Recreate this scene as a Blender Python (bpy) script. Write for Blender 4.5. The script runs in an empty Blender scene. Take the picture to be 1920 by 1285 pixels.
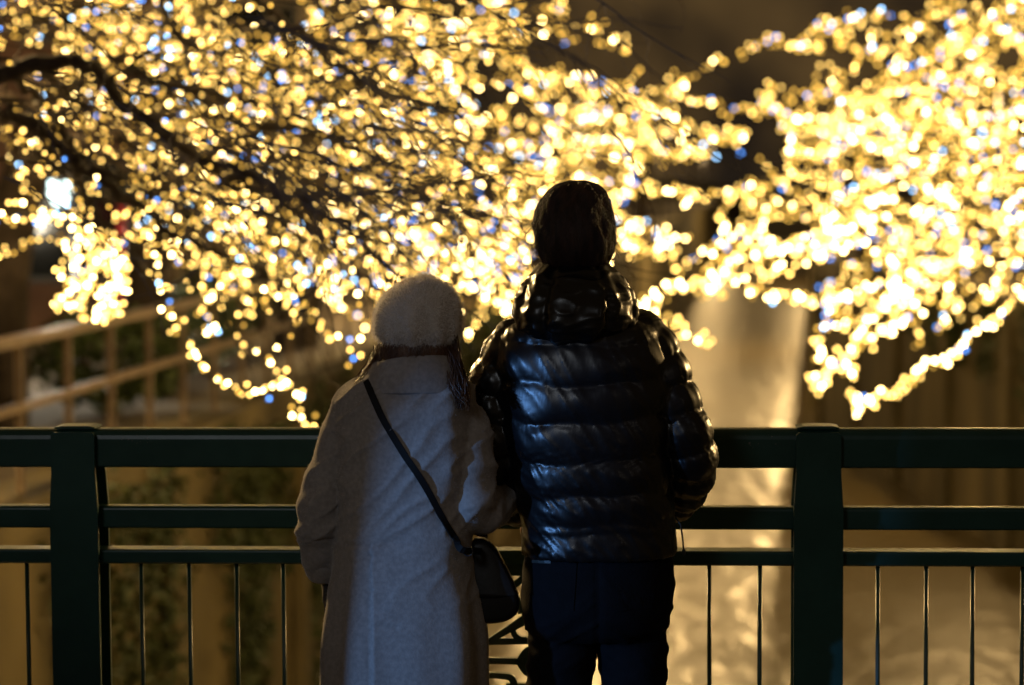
import bpy, math, random
import numpy as np
from mathutils import Vector, Matrix, noise, Quaternion
from mathutils.bvhtree import BVHTree

random.seed(7)
RNG = np.random.default_rng(11)
R = math.radians
SC = bpy.context.scene
COL = SC.collection

# ------------------------------------------------------------------ camera
CAM_Z = 1.775
PITCH = R(4.0)
FPX = 85.0 / 36.0 * 1920.0
cam_d = bpy.data.cameras.new('camera')
cam = bpy.data.objects.new('camera', cam_d)
COL.objects.link(cam)
cam.location = (0, 0, CAM_Z)
ROLL = R(-0.34)
CAM_ROT = Matrix.Rotation(math.pi / 2 - PITCH, 3, 'X') @ Matrix.Rotation(ROLL, 3, 'Z')
cam.rotation_euler = CAM_ROT.to_euler()
cam_d.lens = 85.0
cam_d.sensor_width = 36.0
cam_d.clip_end = 2000.0
cam_d.dof.use_dof = True
cam_d.dof.focus_distance = 5.0
cam_d.dof.aperture_fstop = 2.75
cam_d.dof.aperture_blades = 9
cam_d.dof.aperture_rotation = R(12)
SC.camera = cam

# ------------------------------------------------------------------ world: city-lit night cloud
world = bpy.data.worlds.new('World')
SC.world = world
world.use_nodes = True
wt = world.node_tree
wt.nodes.clear()
wo = wt.nodes.new('ShaderNodeOutputWorld')
wb = wt.nodes.new('ShaderNodeBackground')
wtc = wt.nodes.new('ShaderNodeTexCoord')
wn = wt.nodes.new('ShaderNodeTexNoise')
wn.inputs['Scale'].default_value = 14.0
wn.inputs['Detail'].default_value = 3.0
wr = wt.nodes.new('ShaderNodeValToRGB')
wr.color_ramp.elements[0].position = 0.36
wr.color_ramp.elements[0].color = (0.016, 0.011, 0.007, 1)
wr.color_ramp.elements[1].position = 0.60
wr.color_ramp.elements[1].color = (0.085, 0.050, 0.018, 1)
wb.inputs['Strength'].default_value = 1.0
wt.links.new(wtc.outputs['Generated'], wn.inputs['Vector'])
wt.links.new(wn.outputs['Fac'], wr.inputs['Fac'])
wt.links.new(wr.outputs['Color'], wb.inputs['Color'])
wt.links.new(wb.outputs['Background'], wo.inputs['Surface'])

# ------------------------------------------------------------------ exposure and render
SC.view_settings.view_transform = 'Standard'
SC.view_settings.look = 'None'
SC.view_settings.exposure = 0.0
SC.view_settings.gamma = 1.0
SC.view_settings.use_curve_mapping = False
SC.render.engine = 'CYCLES'
cy = SC.cycles
cy.use_adaptive_sampling = False
cy.use_denoising = True
try:
    cy.denoiser = 'OPENIMAGEDENOISE'
    cy.denoising_input_passes = 'RGB_ALBEDO_NORMAL'
    cy.denoising_prefilter = 'ACCURATE'
except Exception:
    pass
cy.max_bounces = 5
cy.diffuse_bounces = 2
cy.glossy_bounces = 3
cy.sample_clamp_indirect = 6.0
cy.use_light_tree = True

# bridge lamps behind the couple: blue, white, and an added neutral fill
LAMP_BLUE = Vector((-4.85, 1.0, 1.7))
LAMP_WHITE = Vector((5.6, -1.2, 3.6))
LAMP_FILL = Vector((-3.0, -4.0, 4.8))


def lamp_light(name, kind, loc, energy, color, target=None, size=0.2, cone=60, blend=0.15):
    d = bpy.data.lights.new(name, kind)
    d.energy = energy
    d.color = color
    if kind in ('POINT', 'SPOT'):
        d.shadow_soft_size = size
    if kind == 'SPOT':
        d.spot_size = R(cone)
        d.spot_blend = blend
    o = bpy.data.objects.new(name, d)
    COL.objects.link(o)
    o.location = loc
    if target is not None:
        o.rotation_euler = (Vector(target) - Vector(loc)).to_track_quat('-Z', 'Y').to_euler()
    return o


lamp_light('blue_lamp_light', 'SPOT', LAMP_BLUE, 1150, (0.17, 0.43, 1.0), target=(0.1, 4.95, 1.0), size=0.07, cone=50.0, blend=0.2)
lamp_light('white_lamp_light', 'SPOT', LAMP_WHITE, 16, (1.0, 0.9, 0.78), target=(0.1, 5.0, 1.0), size=0.14, cone=60, blend=0.3)
lamp_light('fill_light', 'SPOT', LAMP_FILL, 300, (0.90, 0.95, 1.0), target=(-0.1, 5.0, 1.2), size=0.8, cone=70, blend=0.5)  # added soft fill that brightens coat and beret from behind


# ------------------------------------------------------------------ helpers
def at(px, py, Y):
    """3D point at depth Y (metres ahead) seen at photograph pixel (px, py)."""
    dx = (px - 960.0) / FPX
    dy = -(py - 642.5) / FPX
    d = CAM_ROT @ Vector((dx, dy, -1.0))
    t = Y / d.y
    return Vector((0, 0, CAM_Z)) + d * t


def zpx(py, Y):
    return at(960, py, Y).z


def world_of(o):
    m = Matrix.LocRotScale(o.location, o.rotation_euler, o.scale)
    return world_of(o.parent) @ o.matrix_parent_inverse @ m if o.parent else m


def adopt(o, parent):
    """parent o while its own transform stays in world coordinates"""
    o.parent = parent
    o.matrix_parent_inverse = world_of(parent).inverted()


def link(name, me, parent=None):
    o = bpy.data.objects.new(name, me)
    COL.objects.link(o)
    if parent is not None:
        adopt(o, parent)
    return o


def empty(name, loc=(0, 0, 0)):
    o = bpy.data.objects.new(name, None)
    o.empty_display_size = 0.1
    o.location = loc
    COL.objects.link(o)
    return o


def tag(o, label=None, cat=None, group=None, kind=None):
    if label:
        o['label'] = label
    if cat:
        o['category'] = cat
    if group:
        o['group'] = group
    if kind:
        o['kind'] = kind
    return o


class MB:
    """collects geometry, then links it as ONE mesh object"""

    def __init__(self):
        self.v = []
        self.f = []
        self.m = []
        self.n = 0

    def add(self, verts, faces, mi=0):
        o = self.n
        self.v.extend([tuple(p) for p in verts])
        self.f.extend([tuple(i + o for i in f) for f in faces])
        self.m.extend([mi] * len(faces))
        self.n += len(verts)

    def box(self, c, s, rot=None, mi=0):
        c = Vector(c)
        vs = []
        for x in (-.5, .5):
            for y in (-.5, .5):
                for z in (-.5, .5):
                    p = Vector((x * s[0], y * s[1], z * s[2]))
                    if rot is not None:
                        p = rot @ p
                    vs.append(p + c)
        self.add(vs, [(0, 1, 3, 2), (4, 6, 7, 5), (0, 4, 5, 1), (2, 3, 7, 6), (0, 2, 6, 4), (1, 5, 7, 3)], mi)

    def prism(self, pts, axis_o, ux, uy, uz, depth, mi=0):
        """extrude a closed 2D outline (in ux,uy) by depth along uz, centred"""
        n = len(pts)
        vs = []
        for d in (-.5, .5):
            for a, b in pts:
                vs.append(axis_o + ux * a + uy * b + uz * (d * depth))
        fs = [tuple(range(n))[::-1], tuple(range(n, 2 * n))]
        for i in range(n):
            j = (i + 1) % n
            fs.append((i, j, n + j, n + i))
        self.add(vs, fs, mi)

    def tube(self, pts, radii, seg=6, mi=0, cap=True, flat=1.0):
        pts = [Vector(p) for p in pts]
        n = len(pts)
        if not hasattr(radii, '__len__'):
            radii = [radii] * n
        t0 = (pts[1] - pts[0]).normalized()
        ref = Vector((0, 0, 1)) if abs(t0.z) < 0.9 else Vector((1, 0, 0))
        nx = t0.cross(ref).normalized()
        vs, fs = [], []
        for i in range(n):
            a = pts[max(0, i - 1)]
            b = pts[min(n - 1, i + 1)]
            t = (b - a)
            if t.length < 1e-9:
                t = t0
            t = t.normalized()
            nx = (nx - t * nx.dot(t))
            nx = nx.normalized() if nx.length > 1e-6 else t.orthogonal().normalized()
            ny = t.cross(nx)
            for k in range(seg):
                an = 2 * math.pi * k / seg
                vs.append(pts[i] + nx * (math.cos(an) * radii[i]) + ny * (math.sin(an) * radii[i] * flat))
        for i in range(n - 1):
            for k in range(seg):
                k2 = (k + 1) % seg
                fs.append((i * seg + k, i * seg + k2, (i + 1) * seg + k2, (i + 1) * seg + k))
        if cap:
            fs.append(tuple(range(seg))[::-1])
            fs.append(tuple(range((n - 1) * seg, n * seg)))
        self.add(vs, fs, mi)

    def build(self, name, mats, parent=None, smooth=True):
        me = bpy.data.meshes.new(name)
        me.from_pydata(self.v, [], self.f)
        if not isinstance(mats, (list, tuple)):
            mats = [mats]
        for m in mats:
            me.materials.append(m)
        if len(mats) > 1:
            me.polygons.foreach_set('material_index', self.m)
        if smooth:
            me.polygons.foreach_set('use_smooth', [True] * len(me.polygons))
        me.update()
        return link(name, me, parent)


def crom(xs, ys, x):
    """smooth (Catmull-Rom / Hermite) interpolation of ys over xs at x (numpy)"""
    xs = np.asarray(xs, float)
    ys = np.asarray(ys, float)
    m = np.gradient(ys, xs, axis=0)
    i = np.clip(np.searchsorted(xs, x) - 1, 0, len(xs) - 2)
    h = xs[i + 1] - xs[i]
    t = np.clip((x - xs[i]) / h, 0, 1)
    if ys.ndim > 1:
        h, t = h[:, None], t[:, None]
    t2, t3 = t * t, t * t * t
    return ((2 * t3 - 3 * t2 + 1) * ys[i] + (t3 - 2 * t2 + t) * h * m[i]
            + (-2 * t3 + 3 * t2) * ys[i + 1] + (t3 - t2) * h * m[i + 1])


def smooth_path(pts, n):
    P = np.array([tuple(p) for p in pts], float)
    d = np.r_[0, np.cumsum(np.linalg.norm(np.diff(P, axis=0), axis=1) + 1e-9)]
    return crom(d, P, np.linspace(0, d[-1], n)), d / d[-1]


def loft_grid(table, Y0, nr, seg, mod=None, expo=2.0):
    """table rows: (py, centre px, half width px, half depth m, y offset m). Returns verts grid rings x seg."""
    T = np.array(table, float)
    py = np.linspace(T[0, 0], T[-1, 0], nr)
    V = crom(T[:, 0], T[:, 1:], py)
    out = np.zeros((nr, seg, 3))
    ang = np.linspace(0, 2 * math.pi, seg, endpoint=False)
    ca, sa = np.cos(ang), np.sin(ang)
    ex = np.sign(ca) * np.abs(ca) ** (2 / expo)
    ey = np.sign(sa) * np.abs(sa) ** (2 / expo)
    for i in range(nr):
        c = at(V[i, 0], py[i], Y0)
        k = Y0 / FPX
        g = mod(py[i], ang) if mod else 0.0
        hw = max(V[i, 1], 0.5) * k
        hd = max(V[i, 2], 0.002)
        out[i, :, 0] = c.x + ex * (hw + g)
        out[i, :, 1] = Y0 + V[i, 3] + ey * (hd + g)
        out[i, :, 2] = c.z
    return out


def grid_to_mb(mb, G, mi=0, cap=True):
    nr, seg, _ = G.shape
    vs = G.reshape(-1, 3)
    fs = []
    for i in range(nr - 1):
        for k in range(seg):
            k2 = (k + 1) % seg
            fs.append((i * seg + k, (i + 1) * seg + k, (i + 1) * seg + k2, i * seg + k2))
    if cap:
        fs.append(tuple(range(seg)))
        fs.append(tuple(range((nr - 1) * seg, nr * seg))[::-1])
    mb.add(vs, fs, mi)


def arm_grid(pts, radii, nr, seg, mod=None):
    """smooth tapered limb: pts 3D, radii m; mod(t, ang)->extra radius"""
    P, d = smooth_path(pts, nr)
    rr = crom(d, np.array(radii, float), np.linspace(0, 1, nr))
    G = np.zeros((nr, seg, 3))
    ang = np.linspace(0, 2 * math.pi, seg, endpoint=False)
    t0 = Vector(P[1] - P[0]).normalized()
    nx = t0.cross(Vector((0, 1, 0.05))).normalized()
    for i in range(nr):
        t = Vector(P[min(nr - 1, i + 1)] - P[max(0, i - 1)]).normalized()
        nx = (nx - t * nx.dot(t)).normalized()
        ny = t.cross(nx)
        g = mod(i / (nr - 1), ang) if mod else np.zeros(seg)
        ra = rr[i] + g
        G[i] = P[i] + np.outer(np.cos(ang) * ra, np.array(nx)) + np.outer(np.sin(ang) * ra, np.array(ny))
    # rounded ends
    return G


def union(mb, voxel, smooth_it=3, fac=0.5):
    me = bpy.data.meshes.new('tmp')
    me.from_pydata(mb.v, [], mb.f)
    o = bpy.data.objects.new('tmp', me)
    COL.objects.link(o)
    m = o.modifiers.new('r', 'REMESH')
    m.mode = 'VOXEL'
    m.voxel_size = voxel
    if smooth_it:
        s = o.modifiers.new('s', 'SMOOTH')
        s.factor = fac
        s.iterations = smooth_it
    dg = bpy.context.evaluated_depsgraph_get()
    res = bpy.data.meshes.new_from_object(o.evaluated_get(dg))
    bpy.data.objects.remove(o)
    bpy.data.meshes.remove(me)
    return res


def displace(me, fn):
    """fn(co array, normal array) -> (n,) displacement along the normal"""
    n = len(me.vertices)
    co = np.zeros(n * 3)
    me.vertices.foreach_get('co', co)
    no = np.zeros(n * 3)
    me.vertex_normals.foreach_get('vector', no)
    co = co.reshape(-1, 3)
    no = no.reshape(-1, 3)
    co = co + no * fn(co, no)[:, None]
    me.vertices.foreach_set('co', co.ravel())
    me.update()


def nz(P, s, seed=0.0):
    """vector noise at points P scaled by s (3,) -> (n,) in about -1..1"""
    Q = P * np.array(s) + seed
    return np.array([noise.noise(Vector(q)) for q in Q])


def finish(me, name, mats, parent):
    me.name = name
    me.materials.clear()
    for m in (mats if isinstance(mats, (list, tuple)) else [mats]):
        me.materials.append(m)
    me.polygons.foreach_set('use_smooth', [True] * len(me.polygons))
    return link(name, me, parent)


# ------------------------------------------------------------------ materials
def mat(name, base, rough=0.6, metal=0.0, noise_scale=None, base2=None, bump=0.0, bump_scale=60.0, stretch=(1, 1, 1),
        sheen=0.0, coat=0.0, spec=0.5, detail=4.0, sheen_tint=(1, 1, 1)):
    m = bpy.data.materials.new(name)
    m.use_nodes = True
    t = m.node_tree
    b = t.nodes['Principled BSDF']
    b.inputs['Base Color'].default_value = (*base, 1)
    b.inputs['Roughness'].default_value = rough
    b.inputs['Metallic'].default_value = metal
    b.inputs['Specular IOR Level'].default_value = spec
    if sheen:
        b.inputs['Sheen Weight'].default_value = sheen
        b.inputs['Sheen Roughness'].default_value = 0.4
        b.inputs['Sheen Tint'].default_value = (*sheen_tint, 1)
    if coat:
        b.inputs['Coat Weight'].default_value = coat
    tc = t.nodes.new('ShaderNodeTexCoord')
    mp = t.nodes.new('ShaderNodeMapping')
    mp.inputs['Scale'].default_value = stretch
    t.links.new(tc.outputs['Object'], mp.inputs['Vector'])
    if noise_scale:
        n = t.nodes.new('ShaderNodeTexNoise')
        n.inputs['Scale'].default_value = noise_scale
        n.inputs['Detail'].default_value = detail
        r = t.nodes.new('ShaderNodeValToRGB')
        r.color_ramp.elements[0].position = 0.35
        r.color_ramp.elements[0].color = (*base, 1)
        r.color_ramp.elements[1].position = 0.68
        r.color_ramp.elements[1].color = (*(base2 or base), 1)
        t.links.new(mp.outputs['Vector'], n.inputs['Vector'])
        t.links.new(n.outputs['Fac'], r.inputs['Fac'])
        t.links.new(r.outputs['Color'], b.inputs['Base Color'])
    if bump:
        n2 = t.nodes.new('ShaderNodeTexNoise')
        n2.inputs['Scale'].default_value = bump_scale
        n2.inputs['Detail'].default_value = 3.0
        bp = t.nodes.new('ShaderNodeBump')
        bp.inputs['Strength'].default_value = bump
        bp.inputs['Distance'].default_value = 0.01
        t.links.new(mp.outputs['Vector'], n2.inputs['Vector'])
        t.links.new(n2.outputs['Fac'], bp.inputs['Height'])
        t.links.new(bp.outputs['Normal'], b.inputs['Normal'])
    return m


def emit(name, color, strength):
    m = bpy.data.materials.new(name)
    m.use_nodes = True
    t = m.node_tree
    t.nodes.clear()
    o = t.nodes.new('ShaderNodeOutputMaterial')
    e = t.nodes.new('ShaderNodeEmission')
    e.inputs['Color'].default_value = (*color, 1)
    e.inputs['Strength'].default_value = strength
    t.links.new(e.outputs[0], o.inputs[0])
    return m


M = {}
M['paint'] = mat('green_rail_paint', (0.007, 0.034, 0.026), 0.34, noise_scale=9, base2=(0.012, 0.046, 0.036), bump=0.04, bump_scale=35, spec=0.35)
M['worn'] = mat('scuffed_paint', (0.10, 0.10, 0.085), 0.6)
M['deck'] = mat('deck_asphalt', (0.045, 0.045, 0.047), 0.85, noise_scale=30, base2=(0.065, 0.063, 0.06), bump=0.4, bump_scale=120)
M['kerb'] = mat('kerb_concrete', (0.22, 0.21, 0.19), 0.8, noise_scale=8, base2=(0.3, 0.29, 0.27), bump=0.3)
M['wall'] = mat('canal_wall_concrete', (0.055, 0.045, 0.018), 0.85, noise_scale=0.9, base2=(0.17, 0.135, 0.06), bump=0.6, bump_scale=6, stretch=(1, 1, 0.35))
M['soil'] = mat('bank_paving', (0.08, 0.065, 0.05), 0.85, noise_scale=2, base2=(0.12, 0.1, 0.08))
M['ivy'] = mat('ivy_leaf', (0.022, 0.036, 0.010), 0.55, noise_scale=1.5, base2=(0.05, 0.065, 0.018))
M['hedge'] = mat('hedge_leaf', (0.03, 0.055, 0.015), 0.55, noise_scale=2.5, base2=(0.06, 0.085, 0.02))
M['bark'] = mat('cherry_bark', (0.018, 0.012, 0.008), 0.85, noise_scale=20, base2=(0.042, 0.029, 0.020), bump=0.8, bump_scale=40)
M['fence'] = mat('beige_fence_paint', (0.16, 0.115, 0.07), 0.5, noise_scale=6, base2=(0.22, 0.165, 0.11))
M['wire'] = mat('light_cable', (0.01, 0.012, 0.009), 0.5)
M['skin'] = mat('skin', (0.45, 0.27, 0.19), 0.5)
M['eye'] = mat('eye', (0.6, 0.58, 0.55), 0.2)
M['lip'] = mat('lip', (0.36, 0.15, 0.12), 0.4)
M['hair_man'] = mat('dark_brown_hair', (0.010, 0.005, 0.0035), 0.62, noise_scale=60, base2=(0.045, 0.019, 0.012), stretch=(1, 1, .1))
M['hair_woman'] = mat('brown_hair', (0.04, 0.016, 0.008), 0.36, noise_scale=60, base2=(0.12, 0.05, 0.02), stretch=(1, 1, .1))
M['down'] = mat('black_nylon', (0.003, 0.0033, 0.004), 0.33, bump=0.14, bump_scale=16, stretch=(1.5, 1.5, 0.55), spec=0.42)
M['cuffs'] = mat('rib_knit_black', (0.008, 0.008, 0.009), 0.8, bump=0.6, bump_scale=150, stretch=(1, 1, .1))
M['jeans'] = mat('dark_denim', (0.0020, 0.0019, 0.0026), 0.85, noise_scale=40, base2=(0.0032, 0.0031, 0.0042), bump=0.15, bump_scale=220, spec=.1)
M['shoe'] = mat('black_leather', (0.012, 0.011, 0.011), 0.4)
M['sole'] = mat('rubber_sole', (0.05, 0.05, 0.05), 0.8)
M['coat'] = mat('grey_wool_coat', (0.20, 0.18, 0.165), 0.95, noise_scale=110, base2=(0.26, 0.235, 0.215), bump=0.12, bump_scale=260, sheen=0.3, spec=0.15)
M['beret'] = mat('fluffy_beret_wool', (0.42, 0.38, 0.34), 0.95, noise_scale=70, base2=(0.52, 0.47, 0.42), bump=0.5, bump_scale=150, sheen=0.5, spec=0.1)
def fibre(name, col, k=.55):
    m = bpy.data.materials.new(name)
    m.use_nodes = True
    t = m.node_tree
    t.nodes.clear()
    o = t.nodes.new('ShaderNodeOutputMaterial')
    mx = t.nodes.new('ShaderNodeMixShader')
    d = t.nodes.new('ShaderNodeBsdfDiffuse')
    tr = t.nodes.new('ShaderNodeBsdfTranslucent')
    d.inputs['Color'].default_value = (*col, 1)
    tr.inputs['Color'].default_value = (*col, 1)
    mx.inputs['Fac'].default_value = k
    t.links.new(d.outputs[0], mx.inputs[1])
    t.links.new(tr.outputs[0], mx.inputs[2])
    t.links.new(mx.outputs[0], o.inputs[0])
    return m


M['fuzz'] = fibre('angora_fuzz', (0.86, 0.83, 0.80), .38)
M['lint'] = fibre('coat_fuzz', (0.55, 0.50, 0.45))
M['bag'] = mat('black_bag_leather', (0.004, 0.004, 0.004), 0.5, bump=0.04, bump_scale=120, spec=.3)
M['strap'] = mat('matt_strap', (0.004, 0.004, 0.004), 0.75, spec=.2)
M['tights'] = mat('black_tights', (0.012, 0.012, 0.014), 0.8)
M['glove'] = mat('dark_glove', (0.02, 0.018, 0.018), 0.8)
M['metal'] = mat('dark_steel', (0.06, 0.06, 0.065), 0.4, metal=0.8)
M['brick'] = mat('reddish_facade', (0.10, 0.05, 0.03), 0.85, noise_scale=3, base2=(0.15, 0.08, 0.045))
M['render'] = mat('grey_facade', (0.16, 0.13, 0.10), 0.85, noise_scale=1.5, base2=(0.22, 0.18, 0.14))
M['frame'] = mat('window_frame', (0.03, 0.03, 0.03), 0.5)
M['glass'] = mat('window_glass', (0.01, 0.012, 0.014), 0.08)
M['red_cloth'] = mat('red_cloth', (0.42, 0.03, 0.03), 0.7)
M['orange'] = mat('orange_board', (0.5, 0.17, 0.03), 0.6)
# water: long soft ripples
mw = mat('canal_water', (0.075, 0.054, 0.017), 0.33, spec=1.0)
t = mw.node_tree
b = t.nodes['Principled BSDF']
b.inputs['IOR'].default_value = 1.33
tc = t.nodes.new('ShaderNodeTexCoord')
mp = t.nodes.new('ShaderNodeMapping')
mp.inputs['Scale'].default_value = (0.9, 0.35, 1)
n1 = t.nodes.new('ShaderNodeTexNoise')
n1.inputs['Scale'].default_value = 2.2
n1.inputs['Detail'].default_value = 4
bp = t.nodes.new('ShaderNodeBump')
bp.inputs['Strength'].default_value = 0.6
bp.inputs['Distance'].default_value = 0.15
t.links.new(tc.outputs['Object'], mp.inputs['Vector'])
t.links.new(mp.outputs['Vector'], n1.inputs['Vector'])
t.links.new(n1.outputs['Fac'], bp.inputs['Height'])
t.links.new(bp.outputs['Normal'], b.inputs['Normal'])
M['water'] = mw

# bulbs: per distance class, because a small lamp is small
WARM, GOLD, HOT, BLUE = (1.0, 0.60, 0.14), (1.0, 0.55, 0.085), (1.0, 0.68, 0.24), (0.10, 0.33, 1.0)
BULB = {}
for cls in ('near', 'mid', 'far'):
    BULB[cls] = [emit('bulb_warm_' + cls, WARM, 7.5), emit('bulb_faint_' + cls, GOLD, 2.3), emit('bulb_gold_' + cls, GOLD, 4.6),
                 emit('bulb_bright_' + cls, WARM, 14), emit('bulb_hot_' + cls, HOT, 42), emit('bulb_blue_' + cls, BLUE, 6), emit('bulb_ice_' + cls, (.32, .62, 1.0), 12)]


def pick_bulb(hot, gold, blue):
    r = random.random()
    if r < blue:
        return 5 if random.random() < .65 else 6
    if r < blue + hot:
        return 4 if random.random() < .4 else 3
    if r < blue + hot + gold:
        return 1 if random.random() < .45 else 2
    return 0


# ------------------------------------------------------------------ setting: bridge deck, canal, banks
WATER_Z = -4.5
BANK_Z = -0.36


def left_edge(Y):
    """x of the left canal wall line at depth Y"""
    return -3.2 + 0.1134 * (Y - 15)


def right_edge(Y):
    if Y <= 60:
        return 9.1 - 0.026 * Y
    return 9.1 - 0.026 * 60 + 0.1285 * (Y - 60)


YS = [5.75] + [8 + 4 * i for i in range(0, 80)]
# water sheet
mb = MB()
mb.add([(-400, 5.0, WATER_Z), (400, 5.0, WATER_Z), (400, 900, WATER_Z), (-400, 900, WATER_Z)], [(0, 1, 2, 3)])
tag(mb.build('canal_water', M['water'], smooth=False), kind='structure')
# banks (tops reach the horizon)
mb = MB()
L = [(left_edge(y) - 0.25, y, BANK_Z) for y in YS] + [(60, 900, BANK_Z), (-600, 900, BANK_Z), (-600, 5.75, BANK_Z)]
mb.add(L, [tuple(range(len(L)))[::1]])
tag(mb.build('left_bank_ground', M['soil'], smooth=False), kind='structure')
mb = MB()
L = [(right_edge(y) + 0.25, y, BANK_Z) for y in YS] + [(700, 900, BANK_Z), (600, 5.75, BANK_Z)]
mb.add(L, [tuple(range(len(L)))[::-1]])
tag(mb.build('right_bank_ground', M['soil'], smooth=False), kind='structure')


def canal_wall(name, edge, sgn, label):
    root = empty(name, (edge(5.75), 5.75, WATER_Z))
    tag(root, label, 'wall')
    mb = MB()
    cop = MB()
    for a, b in zip(YS[:-1], YS[1:]):
        for (z0, z1, th, m_, off) in ((WATER_Z - .4, BANK_Z - 0.16, 0.35, mb, 0.0), (BANK_Z - 0.158, BANK_Z + 0.06, 0.5, cop, 0.08)):
            xa, xb = edge(a) - sgn * off, edge(b) - sgn * off
            vs = []
            for (x, y) in ((xa, a), (xb, b), (xb + sgn * th, b), (xa + sgn * th, a)):
                vs += [(x, y, z0), (x, y, z1)]
            m_.add(vs, [(0, 2, 3, 1), (4, 6, 7, 5), (1, 3, 5, 7), (0, 6, 4, 2), (0, 1, 7, 6), (2, 4, 5, 3)])
    mb.build('wall_face', M['wall'], root, smooth=False)
    cop.build('coping', M['wall'], root, smooth=False)
    # buttress ribs give the wall its relief
    for k in range(14):
        y = 14 + k * 5.0
        r_ = MB()
        r_.box((edge(y) - sgn * 0.06, y, (WATER_Z + BANK_Z) / 2 - 0.2), (0.12, 0.55, BANK_Z - WATER_Z - 0.3))
        r_.build('buttress', M['wall'], root, smooth=False)
    return root


canal_wall('canal_wall', left_edge, -1, 'ivy draped concrete canal wall below the beige fence')
canal_wall('canal_wall', right_edge, 1, 'bare brown concrete canal wall right of the bright water')

# bridge deck with kerb
TH = R(3.4)
RU = Vector((math.cos(TH), -math.sin(TH), 0))
RN = Vector((math.sin(TH), math.cos(TH), 0))   # away from the camera
R0 = Vector((0, 5.40, 0))
ROT = Matrix.Rotation(-TH, 3, 'Z')


def rail_pt(s, n=0.0, z=0.0):
    return R0 + RU * s + RN * n + Vector((0, 0, z))


def s_at(px):
    """position along the railing seen at pixel column px"""
    k = (px - 960.0) / FPX
    # x = k*y ; x = s cos ; y = 5.4 - s sin
    return k * 5.40 / (math.cos(TH) + k * math.sin(TH))


mb = MB()
mb.box(rail_pt(0, -4.85, -0.25), (26, 10, 0.5), ROT)
tag(mb.build('bridge_deck', M['deck'], smooth=False), kind='structure')
mb = MB()
mb.box(rail_pt(0, 0.0, 0.0), (26, 0.30, 0.10), ROT)
mb.box(rail_pt(0, 0.24, -0.45), (26, 0.2, 0.8), ROT)
tag(mb.build('bridge_kerb', M['kerb'], smooth=False), kind='structure')

# ------------------------------------------------------------------ bridge railing
rail = empty('bridge_railing', rail_pt(0, 0, 0.05))
tag(rail, 'dark green steel bridge railing with posts and thin vertical bars', 'railing')
Yr = 5.40


def bar(name, z0, z1, depth, n=0.0, round_top=0.008, s0=-6.0, s1=6.0):
    h = z1 - z0
    w = depth / 2
    r = min(round_top, h / 3, w * .8)
    out = [(-w, 0.004), (-w + 0.004, 0), (w - 0.004, 0), (w, 0.004)]
    for k in range(5):
        a = k / 4 * math.pi / 2
        out.append((w - r + r * math.cos(a), h - r + r * math.sin(a)))
    for k in range(5):
        a = math.pi / 2 + k / 4 * math.pi / 2
        out.append((-w + r + r * math.cos(a), h - r + r * math.sin(a)))
    m_ = MB()
    m_.prism(out, rail_pt((s0 + s1) / 2, n, z0), RN, Vector((0, 0, 1)), RU, s1 - s0)
    o = m_.build(name, M['paint'], rail, smooth=False)
    return o


bar('top_rail', zpx(874, Yr), zpx(802.5, Yr), 0.075, 0, 0.022)
bar('middle_rail', zpx(990, Yr), zpx(948.5, Yr), 0.045, 0, 0.008)
bar('lower_rail', zpx(1056, Yr), zpx(1029, Yr), 0.062, 0, 0.005)
bar('bottom_rail', 0.12, 0.155, 0.05, 0, 0.005)
ZT = zpx(802.5, Yr)
ZL = zpx(1055, Yr)
POSTS = [s_at(142) - (s_at(1534) - s_at(142)), s_at(142), s_at(1534), s_at(1534) + (s_at(1534) - s_at(142))]
POSTS += [POSTS[0] - 1.6, POSTS[-1] + 1.6]
for i, s in enumerate(POSTS):
    root_post = MB()
    zt = zpx(848, Yr)
    # front flange flares a little below the top rail
    w0, w1 = 0.0495, 0.0545
    out = [(-w1, 0.0), (w1, 0.0), (w1, zt - 0.17), (w0, zt - 0.09), (w0, zt - 0.006), (w0 - .006, zt), (-w0 + .006, zt), (-w0, zt - 0.006), (-w0, zt - 0.09), (-w1, zt - 0.17)]
    root_post.prism(out, rail_pt(s, -0.052, 0.05), RU, Vector((0, 0, 1)), RN, 0.014)
    root_post.prism(out, rail_pt(s, 0.052, 0.05), RU, Vector((0, 0, 1)), RN, 0.014)
    root_post.box(rail_pt(s, 0.0, 0.05 + (zt - 0.03) / 2), (0.016, 0.088, zt - 0.03), ROT)
    po = root_post.build('post', M['paint'], rail, smooth=False)
    c = MB()
    zc = ZT
    prof = [(-0.046, 0), (0.046, 0), (0.046, 0.0035), (0.032, 0.0062), (-0.032, 0.0062), (-0.046, 0.0035)]
    c.prism(prof, rail_pt(s, 0.0, zc + 0.001), RU, Vector((0, 0, 1)), RN, 0.07)
    co = c.build('cap_plate', M['paint'], None, smooth=False)
    adopt(co, po)
    b_ = MB()
    b_.box(rail_pt(s, 0.0, 0.058), (0.17, 0.17, 0.014), ROT)
    bo = b_.build('base_plate', M['paint'], None, smooth=False)
    adopt(bo, po)
# balusters: a shared mesh, the spacing read from the photograph
m_ = MB()
m_.tube([(0, 0, 0.155), (0, 0, (ZL + .155) / 2), (0, 0, ZL)], 0.0052, 8)
b0 = m_.build('baluster', M['paint'], rail)
bme = b0.data
bal_s = [s_at(p) for p in (258, 348, 437, 526, 615, 704, 793, 1333, 1424, 1242, 1650, 1741, 1832, 1923, 2014, 40, -50, -140, -230, -320)]
for i, s in enumerate(bal_s):
    o = b0 if i == 0 else bpy.data.objects.new('baluster', bme)
    if i:
        COL.objects.link(o)
        adopt(o, rail)
    o.location = rail_pt(s + random.uniform(-.002, .002), 0.0, 0)
    o.rotation_euler = (0, random.uniform(-.003, .003), 0)
# cast ornament panel half hidden between the two people
orn = empty('ornament_panel', (0, 0, 0))
adopt(orn, rail)


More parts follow.
